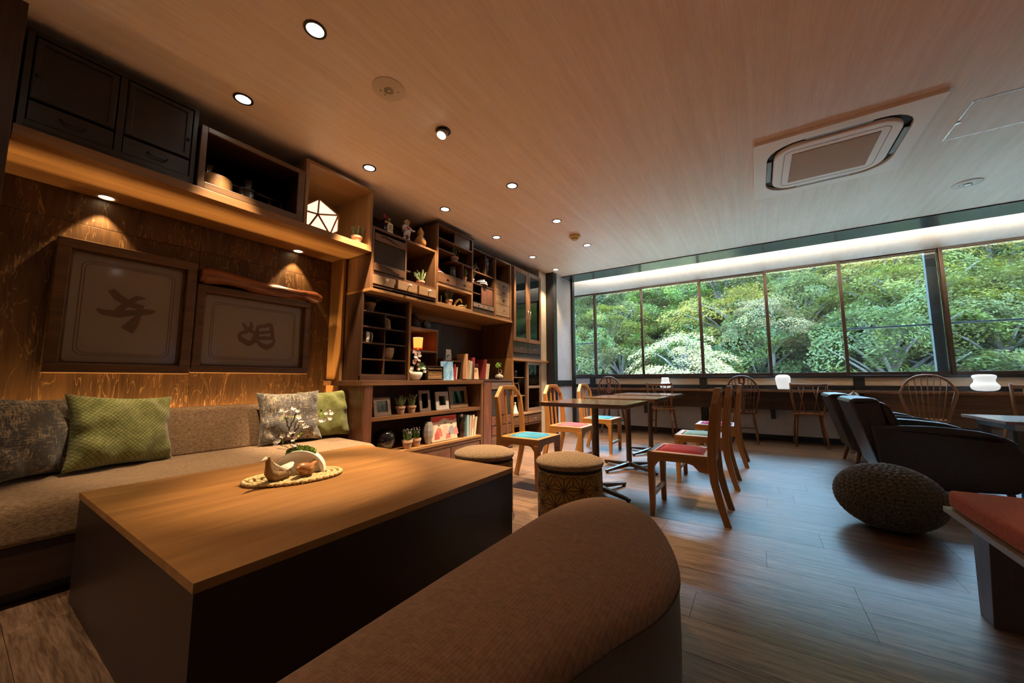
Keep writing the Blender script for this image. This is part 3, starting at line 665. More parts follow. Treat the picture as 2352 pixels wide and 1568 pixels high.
br.tube(wig(base, trunk2), .0045, 6); br.tube(wig(trunk2, fpos(*tips['c'])), .003, 6); br.tube(wig(fpos(680, 968), fpos(735, 955)), .0016, 6); br.tube(wig(trunk2, fpos(680, 968)), .002, 6)
for q in ('e', 'f', 'g'): br.tube(wig(base, fpos(*tips[q])), .0016, 5)
br.tube(wig(base, fpos(636, 1030), 5), .0012, 5)
br.build('branches', TWIG, t, True)
def flower(mb, c, s, rn, face=Vector((.6, -.5, .5)), n=5):
    f = (face+Vector((rn.uniform(-.5, .5), rn.uniform(-.5, .5), rn.uniform(-.3, .5)))).normalized(); a = f.orthogonal().normalized(); b = f.cross(a); ph = rn.random()*6
    for k in range(n):
        w_ = ph+2*PI*k/n; d = a*math.cos(w_)+b*math.sin(w_); e = f.cross(d)
        c = Vector(c); mb.add([c, c+d*s*.55+e*s*.38+f*s*.15, c+d*s*1.0+e*s*.18+f*s*.30, c+d*s*1.0-e*s*.18+f*s*.30, c+d*s*.55-e*s*.38+f*s*.15], [(0, 1, 2, 3, 4)])
for (x, y), k in zip(((648, 944), (656, 942), (661, 952), (676, 938), (683, 944), (687, 958), (695, 972), (690, 970), (702, 980), (755, 942), (762, 950), (750, 950), (745, 965), (738, 968), (757, 960), (634, 1017), (640, 1014), (650, 1003), (665, 1000), (672, 995), (678, 1003), (668, 992), (672, 1012), (678, 1022), (684, 1025)), range(30)):
    for _ in range(2): flower(fl_, fpos(x+rn.uniform(-2, 2), y+rn.uniform(-2, 2), rn.uniform(-.012, .02)), rn.uniform(.011, .0145), rn)
fl_.build('blossoms', PETAL, t, True)
for x, y in ((656, 961), (677, 957), (738, 946), (648, 1012), (688, 999)): flower(lf, fpos(x, y), .016, rn, n=2)
lf.build('leaves', LEAFB, t)
# carved birds
def loft(mb, secs, n=14):
    """secs: (centre, half width, half height, forward direction); rings kept upright"""
    V = []; F = []
    for c, w_, h_, d in secs:
        c = Vector(c); d = Vector(d).normalized(); a = Vector((-d.y, d.x, 0)); a = a.normalized() if a.length > 1e-6 else Vector((1, 0, 0)); b = d.cross(a)
        for k in range(n): V.append(c+a*w_*math.cos(2*PI*k/n)+b*h_*math.sin(2*PI*k/n))
    m = len(secs)
    for i in range(m-1):
        for k in range(n): F.append((i*n+k, i*n+(k+1) % n, (i+1)*n+(k+1) % n, (i+1)*n+k))
    F += [tuple(range(n)), tuple(range((m-1)*n, m*n))]
    return mb.add(V, F)
MZ = TZ+.019
def bird(label, o, ang, secs, m, ribs=None, extra=None):
    t = thing('carved_bird', label, 'figurine', o)
    ca, sa = math.cos(ang), math.sin(ang)
    W_ = lambda p: (o[0]+p[0]*ca-p[1]*sa, o[1]+p[0]*sa+p[1]*ca, o[2]+p[2])
    D_ = lambda d: (d[0]*ca-d[1]*sa, d[0]*sa+d[1]*ca, d[2])
    q = loft(MB(), [(W_(c), w_, h_, D_(d)) for c, w_, h_, d in secs]).build('body', m, t, True)
    if ribs:
        for k in range(9):
            u = .012*k; mb = MB(); pts = [W_((.030-u*.62, s_*.001*0+s_*w2, .075-u*.55+z2)) for s_, w2, z2 in ribs]
            mb.tube(pts, .0026, 5).build('feather_rib', plain('pale_feather', (.62, .56, .47), .6), t, True)
    if extra: extra(t, W_, D_)
    return t
# long-necked bird: local +x is its beak side
dirb = math.atan2(-.42, -.13)
def necked(t, W_, D_):
    loft(MB(), [(W_((.078, 0, .122)), .010, .010, D_((1, 0, -.1))), (W_((.118, 0, .112)), .001, .001, D_((1, 0, -.2)))], 10).build('beak', plain('pale_beak', (.42, .33, .24), .5), t, True)
    mb = MB()
    for k in range(8):
        u = k/7; x = .058-.095*u**1.1; z = .112-.064*u**.75; w_ = .014+.026*u
        mb.tube([W_((x-.012, -w_, z-.020-.008*u)), W_((x-.004, -w_*.62, z-.002)), W_((x, 0, z+.0055)), W_((x-.004, w_*.62, z-.002)), W_((x-.012, w_, z-.020-.008*u))], .0032, 6)
    mb.build('feather_ribs', plain('pale_feather', (.60, .53, .43), .6), t, True)
    loft(MB(), [(W_((-.03, 0, .040)), .038, .014, D_((-1, 0, .1))), (W_((-.075, 0, .050)), .033, .010, D_((-1, 0, .3))), (W_((-.115, 0, .062)), .012, .005, D_((-1, 0, .3)))], 12).build('wings', MATS['pale_feather'], t, True)
bird('tall-necked carved bird with pale ribbed feathers on the straw mat', (-2.045, .965, MZ), RD(-62)+PI*0, [((-.10, 0, .030), .008, .006, (1, 0, 0)), ((-.07, 0, .028), .030, .022, (1, 0, 0)), ((-.02, 0, .026), .040, .027, (1, 0, 0)), ((.025, 0, .028), .036, .029, (1, 0, .25)), ((.052, 0, .050), .022, .022, (.6, 0, 1)), ((.058, 0, .085), .014, .015, (.05, 0, 1)), ((.060, 0, .108), .013, .014, (.1, 0, 1)), ((.066, 0, .124), .012, .011, (.6, 0, .6)), ((.078, 0, .124), .009, .009, (1, 0, 0))], wood('bird_brown', (.15, .085, .035), (.26, .16, .075), 'z', .4), extra=necked)
def plump(t, W_, D_):
    loft(MB(), [(W_((.052, 0, .055)), .008, .008, D_((1, 0, -.1))), (W_((.072, 0, .052)), .001, .001, D_((1, 0, -.2)))], 8).build('beak', WD_BIRD, t, True)
    for s_ in (-1, 1): loft(MB(), [(W_((.015, s_*.028, .030)), .006, .012, D_((-1, 0, .1))), (W_((-.015, s_*.032, .032)), .006, .017, D_((-1, 0, .1))), (W_((-.045, s_*.024, .036)), .003, .006, D_((-1, 0, .2)))], 10).build('wing', WD_BIRD, t, True)
bird('plump glossy brown carved bird with raised tail on the straw mat', (-2.005, 1.085, MZ), RD(-62), [((.058, 0, .050), .006, .006, (1, 0, 0)), ((.045, 0, .054), .020, .020, (1, 0, .2)), ((.02, 0, .042), .032, .032, (1, 0, .3)), ((-.015, 0, .034), .036, .033, (1, 0, 0)), ((-.045, 0, .036), .024, .022, (1, 0, -.3)), ((-.065, 0, .046), .012, .012, (1, 0, -.5)), ((-.10, 0, .062), .017, .008, (1, 0, -.4)), ((-.112, 0, .066), .010, .005, (1, 0, -.4))], WD_BIRD, extra=plump)
# ================================================================ WALL FURNITURE
XB = XW+.004
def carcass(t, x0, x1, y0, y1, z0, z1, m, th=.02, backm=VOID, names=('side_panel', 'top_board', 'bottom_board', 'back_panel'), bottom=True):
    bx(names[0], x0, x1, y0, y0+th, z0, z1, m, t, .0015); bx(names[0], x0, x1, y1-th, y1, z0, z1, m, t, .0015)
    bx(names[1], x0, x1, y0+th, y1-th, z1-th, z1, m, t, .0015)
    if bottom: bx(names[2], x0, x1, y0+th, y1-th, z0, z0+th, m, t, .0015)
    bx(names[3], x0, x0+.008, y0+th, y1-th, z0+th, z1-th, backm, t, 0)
def shelf(t, x0, x1, y0, y1, z, m, th=.016, name='shelf'): return bx(name, x0, x1, y0, y1, z-th/2, z+th/2, m, t, .001)
def drawer(t, x, y0, y1, z0, z1, m, knob=None, proud=.006, kn=None, depth=.05):
    d = bx('drawer_front', x-depth, x+proud, y0, y1, z0, z1, m, t, .0015); yc, zc = (y0+y1)/2, (z0+z1)/2
    if kn: yc, zc = kn
    if knob == 'white': MB().tube([(x+proud, yc, zc), (x+proud+.016, yc, zc)], .006, 8).ball((x+proud+.024, yc, zc), .015, .015, .015).build('knob', KNOB, d, True)
    elif knob == 'iron':
        MB().box(x+proud, x+proud+.003, yc-.022, yc+.022, zc-.010, zc+.012).build('handle_plate', IRON, d, bevel=.001)
        MB().tube([(x+proud+.003, yc-.018, zc+.004), (x+proud+.014, yc-.016, zc-.004), (x+proud+.016, yc, zc-.010), (x+proud+.014, yc+.016, zc-.004), (x+proud+.003, yc+.018, zc+.004)], .0035, 6).build('handle', IRON, d, True)
    elif knob == 'bail':
        MB().tube([(x+proud, yc-.045, zc+.008), (x+proud+.015, yc-.045, zc+.004), (x+proud+.018, yc-.03, zc-.014), (x+proud+.018, yc+.03, zc-.014), (x+proud+.015, yc+.045, zc+.004), (x+proud, yc+.045, zc+.008)], .004, 6).build('handle', IRON, d, True)
    elif knob == 'small':
        MB().ball((x+proud+.008, yc, zc), .008, .008, .008).build('knob', IRON, d, True)
    elif knob == 'steelknob':
        MB().tube([(x+proud, yc, zc), (x+proud+.012, yc, zc)], .004, 8).ball((x+proud+.016, yc, zc), .010, .010, .010).build('knob', DSTEEL, d, True)
    elif knob == 'bar':
        MB().tube([(x+proud, yc-.03, zc), (x+proud+.014, yc-.028, zc), (x+proud+.014, yc+.028, zc), (x+proud, yc+.03, zc)], .0045, 6).build('handle', STEEL, d, True)
    return d
# overhead shelf with its lamp box
t = thing('overhead_shelf', 'long honey oak shelf built over the sofa with an open lamp box', 'shelf', (-3.37, 1.1, 2.235))
bx('shelf_board', XB, XU, .092, 2.19, 2.235, 2.293, WD_OAK, t, .002)
bx('box_side', XB, XU, 1.535, 1.562, 2.293, 2.86, WD_OAKZ, t, .002); bx('box_side', XB, XU, 2.163, 2.19, 2.293, 2.86, WD_OAKZ, t, .002)
bx('box_top', XB, XU, 1.562, 2.163, 2.832, 2.86, WD_OAK, t, .002); bx('box_back', XB, XB+.01, 1.562, 2.163, 2.293, 2.832, WD_OAK, t, 0)
RIML = plain('pale_ring', (.60, .52, .40), .35)
BULB2 = emitmat('warm_lens', (1.0, .80, .5), 3)
for y in (.515, 1.783): downlight(-3.622, y, 2.235, 'small pale-rimmed downlight under the oak shelf, %s' % ('over the larger framed panel' if y < 1 else 'over the smaller framed panel'), 'downlights under the oak shelf', 12.5 if y < 1 else 13.5, (1., .64, .30), rim=RIML, size=74, blend=.35, r=.05, rad=.012, lens=BULB2)
# dark tansu on the shelf
t = thing('shelf_tansu', 'dark old chest with two doors and two drawers on the oak shelf', 'cabinet', (-3.35, .46, 2.294))
X = XU-.03; y0, y1, z0, z1 = .10, .82, 2.294, 2.846
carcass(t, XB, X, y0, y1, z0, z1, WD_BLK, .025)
bx('rail', X-.03, X, y0+.025, y1-.025, z0+.025, z0+.055, WD_BLK, t, .001)
bx('divider', X-.03, X, .445, .475, z0+.055, z1-.025, WD_BLK, t, .001)
for a, b_ in ((.13, .44), (.48, .79)):
    d = bx('door', X-.022, X-.006, a, b_, 2.47, 2.815, WD_BLK, t, .001)
    MB().ring([(a+.004, 2.474), (b_-.004, 2.474), (b_-.004, 2.811), (a+.004, 2.811)], [(a+.03, 2.50), (b_-.03, 2.50), (b_-.03, 2.785), (a+.03, 2.785)], 0, X-.008, X+.002).build('door_frame', WD_BLK, d, bevel=.001)
    MB().tube([(X+.002, (b_-.015 if a > .4 else a+.018), 2.60), (X+.010, (b_-.015 if a > .4 else a+.018), 2.60)], .009, 10).build('pull', IRON, d, True)
    drawer(t, X-.01, a, b_, 2.352, 2.458, WD_BLK, 'bail')
# glass case on the shelf
t = thing('display_case', 'low dark display case with open front holding glass jars', 'cabinet', (-3.35, 1.18, 2.294))
X = XU-.02; y0, y1, z0, z1 = .832, 1.53, 2.294, 2.736
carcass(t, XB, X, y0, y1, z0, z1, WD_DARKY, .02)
for nm, a, b_, c, d_ in (('frame_stile', .832, .868, z0, z1), ('frame_stile', 1.478, 1.53, z0, z1), ('frame_rail', .868, 1.478, z0, 2.342), ('frame_rail', .868, 1.478, 2.70, z1)): bx(nm, X, X+.018, a, b_, c, d_, wood('case_frame_wood', (.07, .035, .014), (.16, .085, .038), 'y', .4), t, .003)
shelf(t, XB+.01, X-.22, .852, 1.51, 2.50, WD_BLK)
def jar(label, x, y, z, r, h, m=JARGLASS, group=None, flare=1.):
    o = MB().lathe([(r*.86, 0), (r*.95, h*.04), (r, h*.3), (r*1.02, h*.7), (r*.98*flare, h*.88), (r*1.08*flare, h*.93), (r*1.08*flare, h), (r*.9*flare, h), (r*.88*flare, h*.9), (r*.9, h*.3), (r*.8, h*.06)], (x, y, z), 22).build('glass_jar', m, None, True)
    return tag(o, label, 'jar', group)
jar('flared glass jar on the upper level of the dark display case, behind the wooden tub', -3.46, .99, 2.5085, .052, .13, flare=1.15)
jar('flared glass jar on the upper level of the dark display case, away from the tub', -3.46, 1.27, 2.5085, .052, .13, flare=1.15)
jar('wide glass jar on the floor of the dark display case', -3.2, 1.16, 2.3145, .068, .125, flare=1.05)
for k, y in enumerate((1.33, 1.42)):
    q = thing('small_bottle', 'small dark bottle in the display case, %s the wide jar' % ('next to' if k == 0 else 'farther from'), 'bottle', (-3.2, y, 2.3145))
    MB().lathe([(.028, 0), (.030, .01), (.030, .07), (.012, .09), (.012, .105)], (-3.2, y, 2.3145), 16).build('body', plain('amber_bottle', (.05, .02, .01), .15, coat=.5), q, True)
    MB().lathe([(.014, .1055), (.014, .122), (.010, .124)], (-3.2, y, 2.3145), 12).build('cap', IRON, q, True)
tub = MB().lathe([(.092, 0), (.098, .01), (.100, .06), (.099, .105), (.094, .128), (.085, .134), (.02, .135)], (-3.185, .967, 2.3145), 32).build('wooden_tub', wood('pale_tub_wood', (.30, .16, .05), (.46, .26, .10), 'z', .5, grain=10), None, True)
tag(tub, 'round pale wooden tub in the dark display case', 'tub')
# polyhedron lamp in the lamp box
lc = Vector((-3.29, 1.785, 2.293)); R = .188
t = thing('polyhedron_lamp', 'glowing faceted paper lamp with wooden edges in the oak lamp box', 'lamp', lc)
bm = bmesh.new(); bmesh.ops.create_icosphere(bm, subdivisions=1, radius=R); 
rot = Matrix.Rotation(RD(-31), 3, 'Z') @ Matrix.Rotation(RD(32), 3, 'Y')
vs = [rot @ v.co for v in bm.verts]; zmin = min(v.z for v in vs); vs = [v+lc+Vector((0, 0, -zmin+.007)) for v in vs]
cen = sum(vs, Vector())/len(vs); es = [(e.verts[0].index, e.verts[1].index) for e in bm.edges]; fs = [[v.index for v in f.verts] for f in bm.faces]; bm.free()
LAMPP = emitmat('lamp_paper', (1.0, .70, .44), .85)
for f in fs:
    P = [vs[i] for i in f]; c = sum(P, Vector())/3; P = [c+(p-c)*.965 for p in P]; n_ = (c-cen).normalized()
    MB().frustum([p-n_*.004 for p in P], [p for p in P]).build('paper_panel', LAMPP, t)
for a, b_ in es: MB().tube([vs[a], vs[b_]], .008, 6).build('edge_strip', wood('lamp_edge', (.20, .08, .03), (.32, .14, .055), 'z', .5), t)
lamp('POINT', 'lamp_light', cen, 5.0, (1., .50, .20), t, shadow_soft_size=.12)
# ---------------- potted plants
def pot_plant(label, x, y, z, r, kind='spike', h=.12, seed=0, potm=TERRA, group=None, leafm=LEAF2, potr=None, bud=False, spread=1.):
    rn = random.Random(seed+100); t = thing('potted_plant', label, 'plant', (x, y, z), group); ph = (potr or r)*1.7
    R = potr or r
    MB().lathe([(R*.68, 0), (R*.72, .004), (R*.95, ph*.72), (R*1.06, ph*.74), (R*1.06, ph), (R*.92, ph), (R*.88, ph*.86), (R*.2, ph*.85)], (x, y, z), 20).build('pot', potm, t, 'auto')
    mb = MB(); bd = MB(); zt = z+ph*.86
    if kind == 'ball':
        c = Vector((x, y, z+ph+h*.45))
        for _ in range(260):
            d = Vector((rn.gauss(0, 1), rn.gauss(0, 1), rn.gauss(0, .9))).normalized(); p = c+Vector((d.x*r*1.5*spread, d.y*r*1.5*spread, d.z*h*.5))*rn.uniform(.5, 1)
            e = d.orthogonal().normalized()*r*.14; g_ = d*r*.3; mb.add([p-g_, p+e, p+g_, p-e], [(0, 1, 2, 3)])
        for _ in range(10): mb.tube([(x, y, zt), c+Vector((rn.uniform(-r, r), rn.uniform(-r, r), 0))], .0015, 4)
    else:
        for i in range(26 if kind == 'spike' else 18):
            a = rn.uniform(0, 2*PI); q = rn.random()*R*.6; ln = h*rn.uniform(.65, 1.05); le = rn.uniform(.05, .38)*spread
            b0 = Vector((x+q*math.cos(a), y+q*math.sin(a), zt)); d = Vector((math.cos(a)*le, math.sin(a)*le, 1)).normalized(); b1 = b0+d*ln
            mb.tube([b0, b0.lerp(b1, .5)+d.orthogonal()*.004, b1], [.0022, .002, .001], 4)
            for k in range(9 if kind == 'spike' else 12):
                u = .25+.75*k/9; p = b0.lerp(b1, min(u, 1)); w_ = rn.uniform(0, 2*PI); s_ = d.orthogonal().normalized(); s2 = d.cross(s_); o_ = (s_*math.cos(w_)+s2*math.sin(w_)); L = (.010 if kind == 'spike' else .016)*(1.3-.5*u)
                mb.add([p, p+o_*L+d*L*.9+s2*L*.2, p+o_*L*.5+d*L*1.6, p+d*L*.6], [(0, 1, 2, 3)])
            if bud and i % 2 == 0: bd.ball(b1, .006, .006, .008, 6, 4)
    f = mb.build('foliage', leafm, t); f['kind'] = 'stuff'
    if bud and bd.v: bd.build('buds', BUD, t, True)['kind'] = 'stuff'
    return t
pot_plant('small herb in a clay pot in the oak lamp box beside the paper lamp', -3.15, 2.085, 2.2935, .048, 'spike', .12, 1, spread=1.4)
# ---------------- upper bookcase: the oak board that carries the old units
t = thing('wall_shelf_board', 'long honey oak shelf board carrying the old cabinets', 'shelf', (-3.37, 3.44, 1.857))
bx('board', XB, XU, 2.2, 4.695, 1.857, 1.886, WD_OAK, t, .002)
bx('back_rail', XB, XB+.03, 2.80, 4.69, 1.79, 1.857, WD_OAK, t, .001)
t = thing('shelf_end_panel', 'upright oak panel between the sofa niche and the bookcase', 'panel', (-3.6, 2.19, .48))
bx('panel', XB, -3.46, 2.163, 2.192, .48, 2.2345, WD_OAKZ, t, .002)
SHZ = 1.8865
# U1: kitchen chest with drop front and three knob drawers
t = thing('kitchen_chest', 'brown kitchen chest with a glazed flap and three drawers with white knobs', 'cabinet', (-3.38, 2.64, SHZ))
X = XU-.012; y0, y1, z0, z1 = 2.205, 3.083, SHZ, 2.51
carcass(t, XB, X, y0, y1, z0, z1, WD_BRNZ, .024)
bx('rail', X-.03, X, 2.229, 3.059, 2.035, 2.062, WD_BRN, t, .001); bx('floor_board', XB+.01, X-.03, 2.229, 3.059, 2.035, 2.05, WD_BRN, t, 0)
bx('post', X-.03, X, 2.615, 2.638, 2.062, 2.486, WD_BRNZ, t, .001); bx('divider', XB+.01, X-.03, 2.618, 2.635, 2.05, 2.486, WD_DARK, t, 0)
d = bx('flap', X-.012, X-.004, 2.232, 2.612, 2.066, 2.455, TINTGLASS, t, 0)
for z_ in (2.375, 2.07):
    q = bx('flap_rail', X-.004, X+.008, 2.232, 2.612, z_, z_+.075, WD_BRN, d, .001)
    MB().tube([(X+.010, 2.30, z_+.055), (X+.014, 2.36, z_+.058), (X+.016, 2.42, z_+.050), (X+.014, 2.48, z_+.028), (X+.010, 2.54, z_+.022)], [.003, .006, .007, .006, .003], 6).build('wavy_pull', WD_DARKY, d, True)
for a, b_, k in ((2.225, 2.497, 0), (2.513, 2.775, 1), (2.798, 3.064, 2)):
    drawer(t, X+.001, a, b_, 1.936, 2.028, (WD_TAN, WD_DRW, WD_DRW)[k], 'white', proud=(.004, .022, .026)[k], kn=((2.371, 1.99), (2.655, 1.995), (2.94, 1.993))[k])
bx('plinth', X-.03, X, 2.229, 3.059, SHZ, 1.925, WD_BRN, t, .001)
shelf(t, XB+.01, X-.10, 2.636, 2.78, 2.20, WD_DARKY)
for k, (yy, zz) in enumerate(((2.70, 2.209), (2.80, 2.0635))): jar('dark glass jar in the kitchen chest, %s' % ('on the small inner shelf' if k == 0 else 'below the small inner shelf'), -3.36, yy, zz if k == 0 else 2.0515, .038, .11)
pot_plant('bright herb in a clay pot in the open half of the kitchen chest', -3.17, 2.93, 2.0515, .045, 'spike', .14, 2, leafm=leafmat('sage_leaf', (.18, .28, .13), (.42, .52, .30)), spread=1.5)
pot_plant('plant in a white pot behind the glass flap of the kitchen chest', -3.30, 2.44, 2.0515, .06, 'spike', .1, 3, potm=WHITE)
# figures on the kitchen chest
TZ1 = 2.5105
t = thing('lucky_figure', 'dark festive figurine holding a pale lettered plaque on the kitchen chest', 'figurine', (-3.17, 2.44, TZ1))
MB().lathe([(.05, 0), (.062, .03), (.058, .08), (.04, .12), (.035, .13)], (-3.18, 2.44, TZ1), 18).build('body', plain('dark_doll', (.012, .014, .018), .3), t, True)
MB().ball((-3.18, 2.44, TZ1+.155), .038, .038, .036).build('head', MATS['dark_doll'], t, True)
for k, (yy, zz, c) in enumerate(((2.415, .205, (.35, .015, .015)), (2.455, .19, (.30, .02, .02)), (2.475, .185, (.35, .25, .05)))): MB().tube([(-3.18, yy, TZ1+.17), (-3.17, yy-.004, TZ1+zz), (-3.17, yy-.006, TZ1+zz+.012)], [.014, .018, .004], 8).build('headdress', plain('headdress_%d' % k, c, .5), t, True)
MB().tube([(-3.128, 2.38, TZ1+.115), (-3.115, 2.43, TZ1+.120), (-3.12, 2.48, TZ1+.108)], .010, 8).build('collar', BRASS, t, True)
MB().prism(rrect(2.44, TZ1+.058, .07, .112, .03), 0, -3.116, -3.106).build('plaque', plain('ivory', (.70, .62, .42), .5), t, bevel=.002)
text_mesh('plaque_text', '志', .072, Matrix(((0, 0, 1, -3.1055), (1, 0, 0, 2.44), (0, 1, 0, TZ1+.062), (0, 0, 0, 1))), INKM, t)
# astronaut: one continuous suit mesh, helmet and pack as parts
t = thing('astronaut_figure', 'small white astronaut figure waving on the kitchen chest', 'figurine', (-3.16, 2.70, TZ1))
SUIT = plain('white_suit', (.62, .56, .52), .6); ay_, az = 2.70, TZ1
me = bpy.data.meshes.new('suit'); V = [(0, 0, .150), (0, 0, .115), (0, 0, .180), (0, -.026, .098), (0, -.028, .055), (-.0, -.034, .012), (.014, -.036, .008), (0, .026, .098), (0, .030, .055), (0, .034, .012), (.014, .036, .008), (0, -.040, .178), (.006, -.058, .150), (.016, -.052, .122), (0, .040, .172), (.012, .070, .150), (.020, .105, .160), (0, 0, .196)]
Ed = [(0, 1), (0, 2), (1, 3), (3, 4), (4, 5), (5, 6), (1, 7), (7, 8), (8, 9), (9, 10), (2, 11), (11, 12), (12, 13), (2, 14), (14, 15), (15, 16), (2, 17)]
me.from_pydata(V, Ed, []); so = bpy.data.objects.new('suit', me); COL.objects.link(so); so.parent = t; so.location = (0, 0, 0); me.materials.append(SUIT)
sk = so.modifiers.new('skin', 'SKIN'); so.modifiers.new('sub', 'SUBSURF').render_levels = 1
me.skin_vertices[0].data[0].use_root = True
for i, r in enumerate((.034, .032, .034, .020, .017, .016, .014, .020, .017, .016, .014, .018, .014, .012, .018, .014, .010, .016)): me.skin_vertices[0].data[i].radius = (r, r)
MB().ball((-3.16, 2.70, az+.228), .033, .033, .033).build('helmet', SUIT, t, True)
MB().ball((-3.146, 2.702, az+.228), .024, .025, .024).build('visor', plain('gold_visor', (.55, .30, .10), .15, metal=.8), t, True)
MB().box(-3.205, -3.175, 2.668, 2.732, az+.12, az+.21).build('backpack', plain('pack_grey', (.45, .42, .38), .6), t, bevel=.008)
for s_ in (-1, 1): MB().lathe([(.0205, -.004), (.0215, 0), (.0205, .004)], (-3.16, 2.70+s_*.028, az+.066), 12).build('knee_band', plain('red_band', (.4, .04, .03), .6), t, True)
MB().box(-3.132, -3.122, 2.682, 2.718, az+.145, az+.175).build('chest_pack', MATS['red_band'], t, bevel=.003)
g = MB().lathe([(.02, 0), (.055, .01), (.068, .04), (.066, .07), (.048, .105), (.030, .125), (.036, .148), (.040, .165), (.032, .19), (.016, .212), (.008, .232), (.003, .236)], (-3.14, 2.885, TZ1), 24).build('bottle_gourd', plain('gourd_skin', (.42, .19, .05), .4), None, True); tag(g, 'smooth orange bottle gourd on the kitchen chest', 'gourd')
# U2: tall unit of old shelves
t = thing('tall_shelf_unit', 'tall dark unit of staggered shelves with two iron-handled drawers', 'cabinet', (-3.38, 3.42, 2.1305))
X = XU-.008; y0, y1, z1 = 3.088, 3.752, 2.862; zb = 2.1305
carcass(t, XB, X, y0, y1, zb, z1, WD_BRNZ, .02)
bx('cornice', XB, X+.012, y0-.006, y1+.010, z1, z1+.012, WD_DARKY, t, .002)
shelf(t, XB+.01, X, 3.108, 3.732, 2.685, WD_BRN); shelf(t, XB+.01, X-.004, 3.108, 3.41, 2.555, WD_BRN, name='stagger_shelf'); shelf(t, XB+.01, X-.004, 3.38, 3.732, 2.475, WD_BRN, name='stagger_shelf')
shelf(t, XB+.01, X, 3.108, 3.732, 2.262, WD_BRN, .014); bx('upright', XB+.01, X-.004, 3.553, 3.566, 2.269, 2.467, WD_BRNZ, t, .001)
bx('sliding_door', X-.03, X-.018, 3.40, 3.70, 2.694, 2.842, WD_DARK, t, .001)
drawer(t, X-.002, 3.110, 3.426, 2.152, 2.252, WD_BRN, 'iron'); drawer(t, X-.002, 3.434, 3.730, 2.152, 2.252, WD_BRN, 'iron')
pot_plant('leafy clay-potted plant on the staggered shelf of the tall unit', -3.17, 3.50, 2.4835, .050, 'leaf', .15, 4, spread=1.3)
pot_plant('pale spiky plant in a clay pot in the narrow niche of the tall unit', -3.13, 3.645, 2.2695, .036, 'spike', .12, 5, spread=1.2)
q = thing('red_ornament', 'small red and white ornament in the tall unit', 'ornament', (-3.15, 3.20, 2.2695))
MB().box(-3.2, -3.12, 3.14, 3.28, 2.2695, 2.285).build('base', plain('dark_red', (.10, .008, .008), .5), q, bevel=.004); MB().tube([(-3.16, 3.15, 2.285), (-3.16, 3.20, 2.33), (-3.16, 3.27, 2.30)], [.016, .022, .008], 8).build('figure', plain('crimson', (.22, .012, .012), .45), q, True)
MB().tube([(-3.13, 3.17, 2.296), (-3.13, 3.22, 2.305), (-3.13, 3.27, 2.292)], .006, 6).build('white_edge', PAPER, q, True)
jar('lidded clear glass jar with a bluish base in the tall unit', -3.15, 3.43, 2.2695, .052, .14)
# bottom box of the tall unit
t = thing('open_box_shelf', 'light-framed open box under the tall shelf unit', 'shelf', (-3.38, 3.42, SHZ))
carcass(t, XB, XU-.004, 3.088, 3.745, SHZ, 2.128, wood('light_box_frame', (.22, .11, .045), (.36, .20, .085), 'y', .45), .022)
pot_plant('spiky plant in a clay pot beside the golden sculpture', -3.14, 3.375, SHZ+.0225, .045, 'spike', .13, 6, bud=True)
t = thing('gold_sculpture', 'shiny golden snake-like sculpture in the light open box', 'sculpture', (-3.13, 3.56, SHZ+.0225))
P = [(0, -.10, .012), (.0, -.09, .035), (0, -.06, .075), (0, -.02, .105), (0, .02, .110), (0, .04, .090), (0, .042, .065)]
MB().tube([(-3.13+p[0], 3.56+p[1], SHZ+.024+p[2]) for p in P], [.012, .020, .021, .021, .020, .016, .008], 12).build('arch', BRASS, t, True)
P = [(.0, -.04, .022), (.02, .0, .022), (.025, .06, .022), (.02, .10, .030), (.01, .115, .055), (.0, .10, .070)]
MB().tube([(-3.13+p[0], 3.56+p[1], SHZ+.024+p[2]) for p in P], [.010, .020, .021, .021, .017, .007], 12).build('tail', BRASS, t, True)
q = thing('clear_bottle', 'clear glass bottle at the end of the light open box', 'bottle', (-3.2, 3.20, SHZ+.0225)); MB().lathe([(.03, 0), (.032, .01), (.032, .10), (.014, .13), (.013, .165), (.016, .168)], (-3.2, 3.2, SHZ+.0225), 18).build('body', JARGLASS, q, True)
MB().lathe([(.012, .166), (.013, .18), (.009, .183)], (-3.2, 3.2, SHZ+.0225), 12).build('stopper', PAPER, q, True)
MB().box(-3.15, -3.146, 3.246, 3.252, SHZ+.03, SHZ+.13).build('thermometer', PAPER, q)
# U3
t = thing('open_curio_cabinet', 'dark curio cabinet with a sliding door and two tiny drawers', 'cabinet', (-3.38, 4.0, SHZ))
X = XU-.02; y0, y1, z1 = 3.757, 4.25, 2.762
carcass(t, XB, X, y0, y1, SHZ, z1, WD_DARK, .016)
shelf(t, XB+.01, X, 3.773, 4.234, 2.447, WD_DARKY); shelf(t, XB+.01, X, 3.773, 4.234, 2.283, WD_DARKY); bx('upright', XB+.01, X-.006, 4.05, 4.064, 2.455, 2.746, WD_DARK, t, .001)
shelf(t, XB+.01, X-.02, 3.773, 3.955, 2.16, WD_DARKY); bx('sliding_door', X-.02, X-.006, 3.962, 4.22, 2.035, 2.272, WD_PUR, t, .001)
shelf(t, XB+.01, X, 3.773, 4.234, 2.026, WD_DARKY, .012)
drawer(t, X, 3.775, 3.995, 1.965, 2.018, WD_GREY, 'small'); drawer(t, X, 4.003, 4.232, 1.965, 2.018, WD_GREY, 'small'); bx('plinth', X-.02, X-.002, 3.773, 4.234, SHZ+.016, 1.957, WD_DARKY, t, .001)
q = thing('wire_bicycle', 'tiny wire bicycle ornament at the top of the curio cabinet', 'ornament', (-3.15, 3.90, 2.4555))
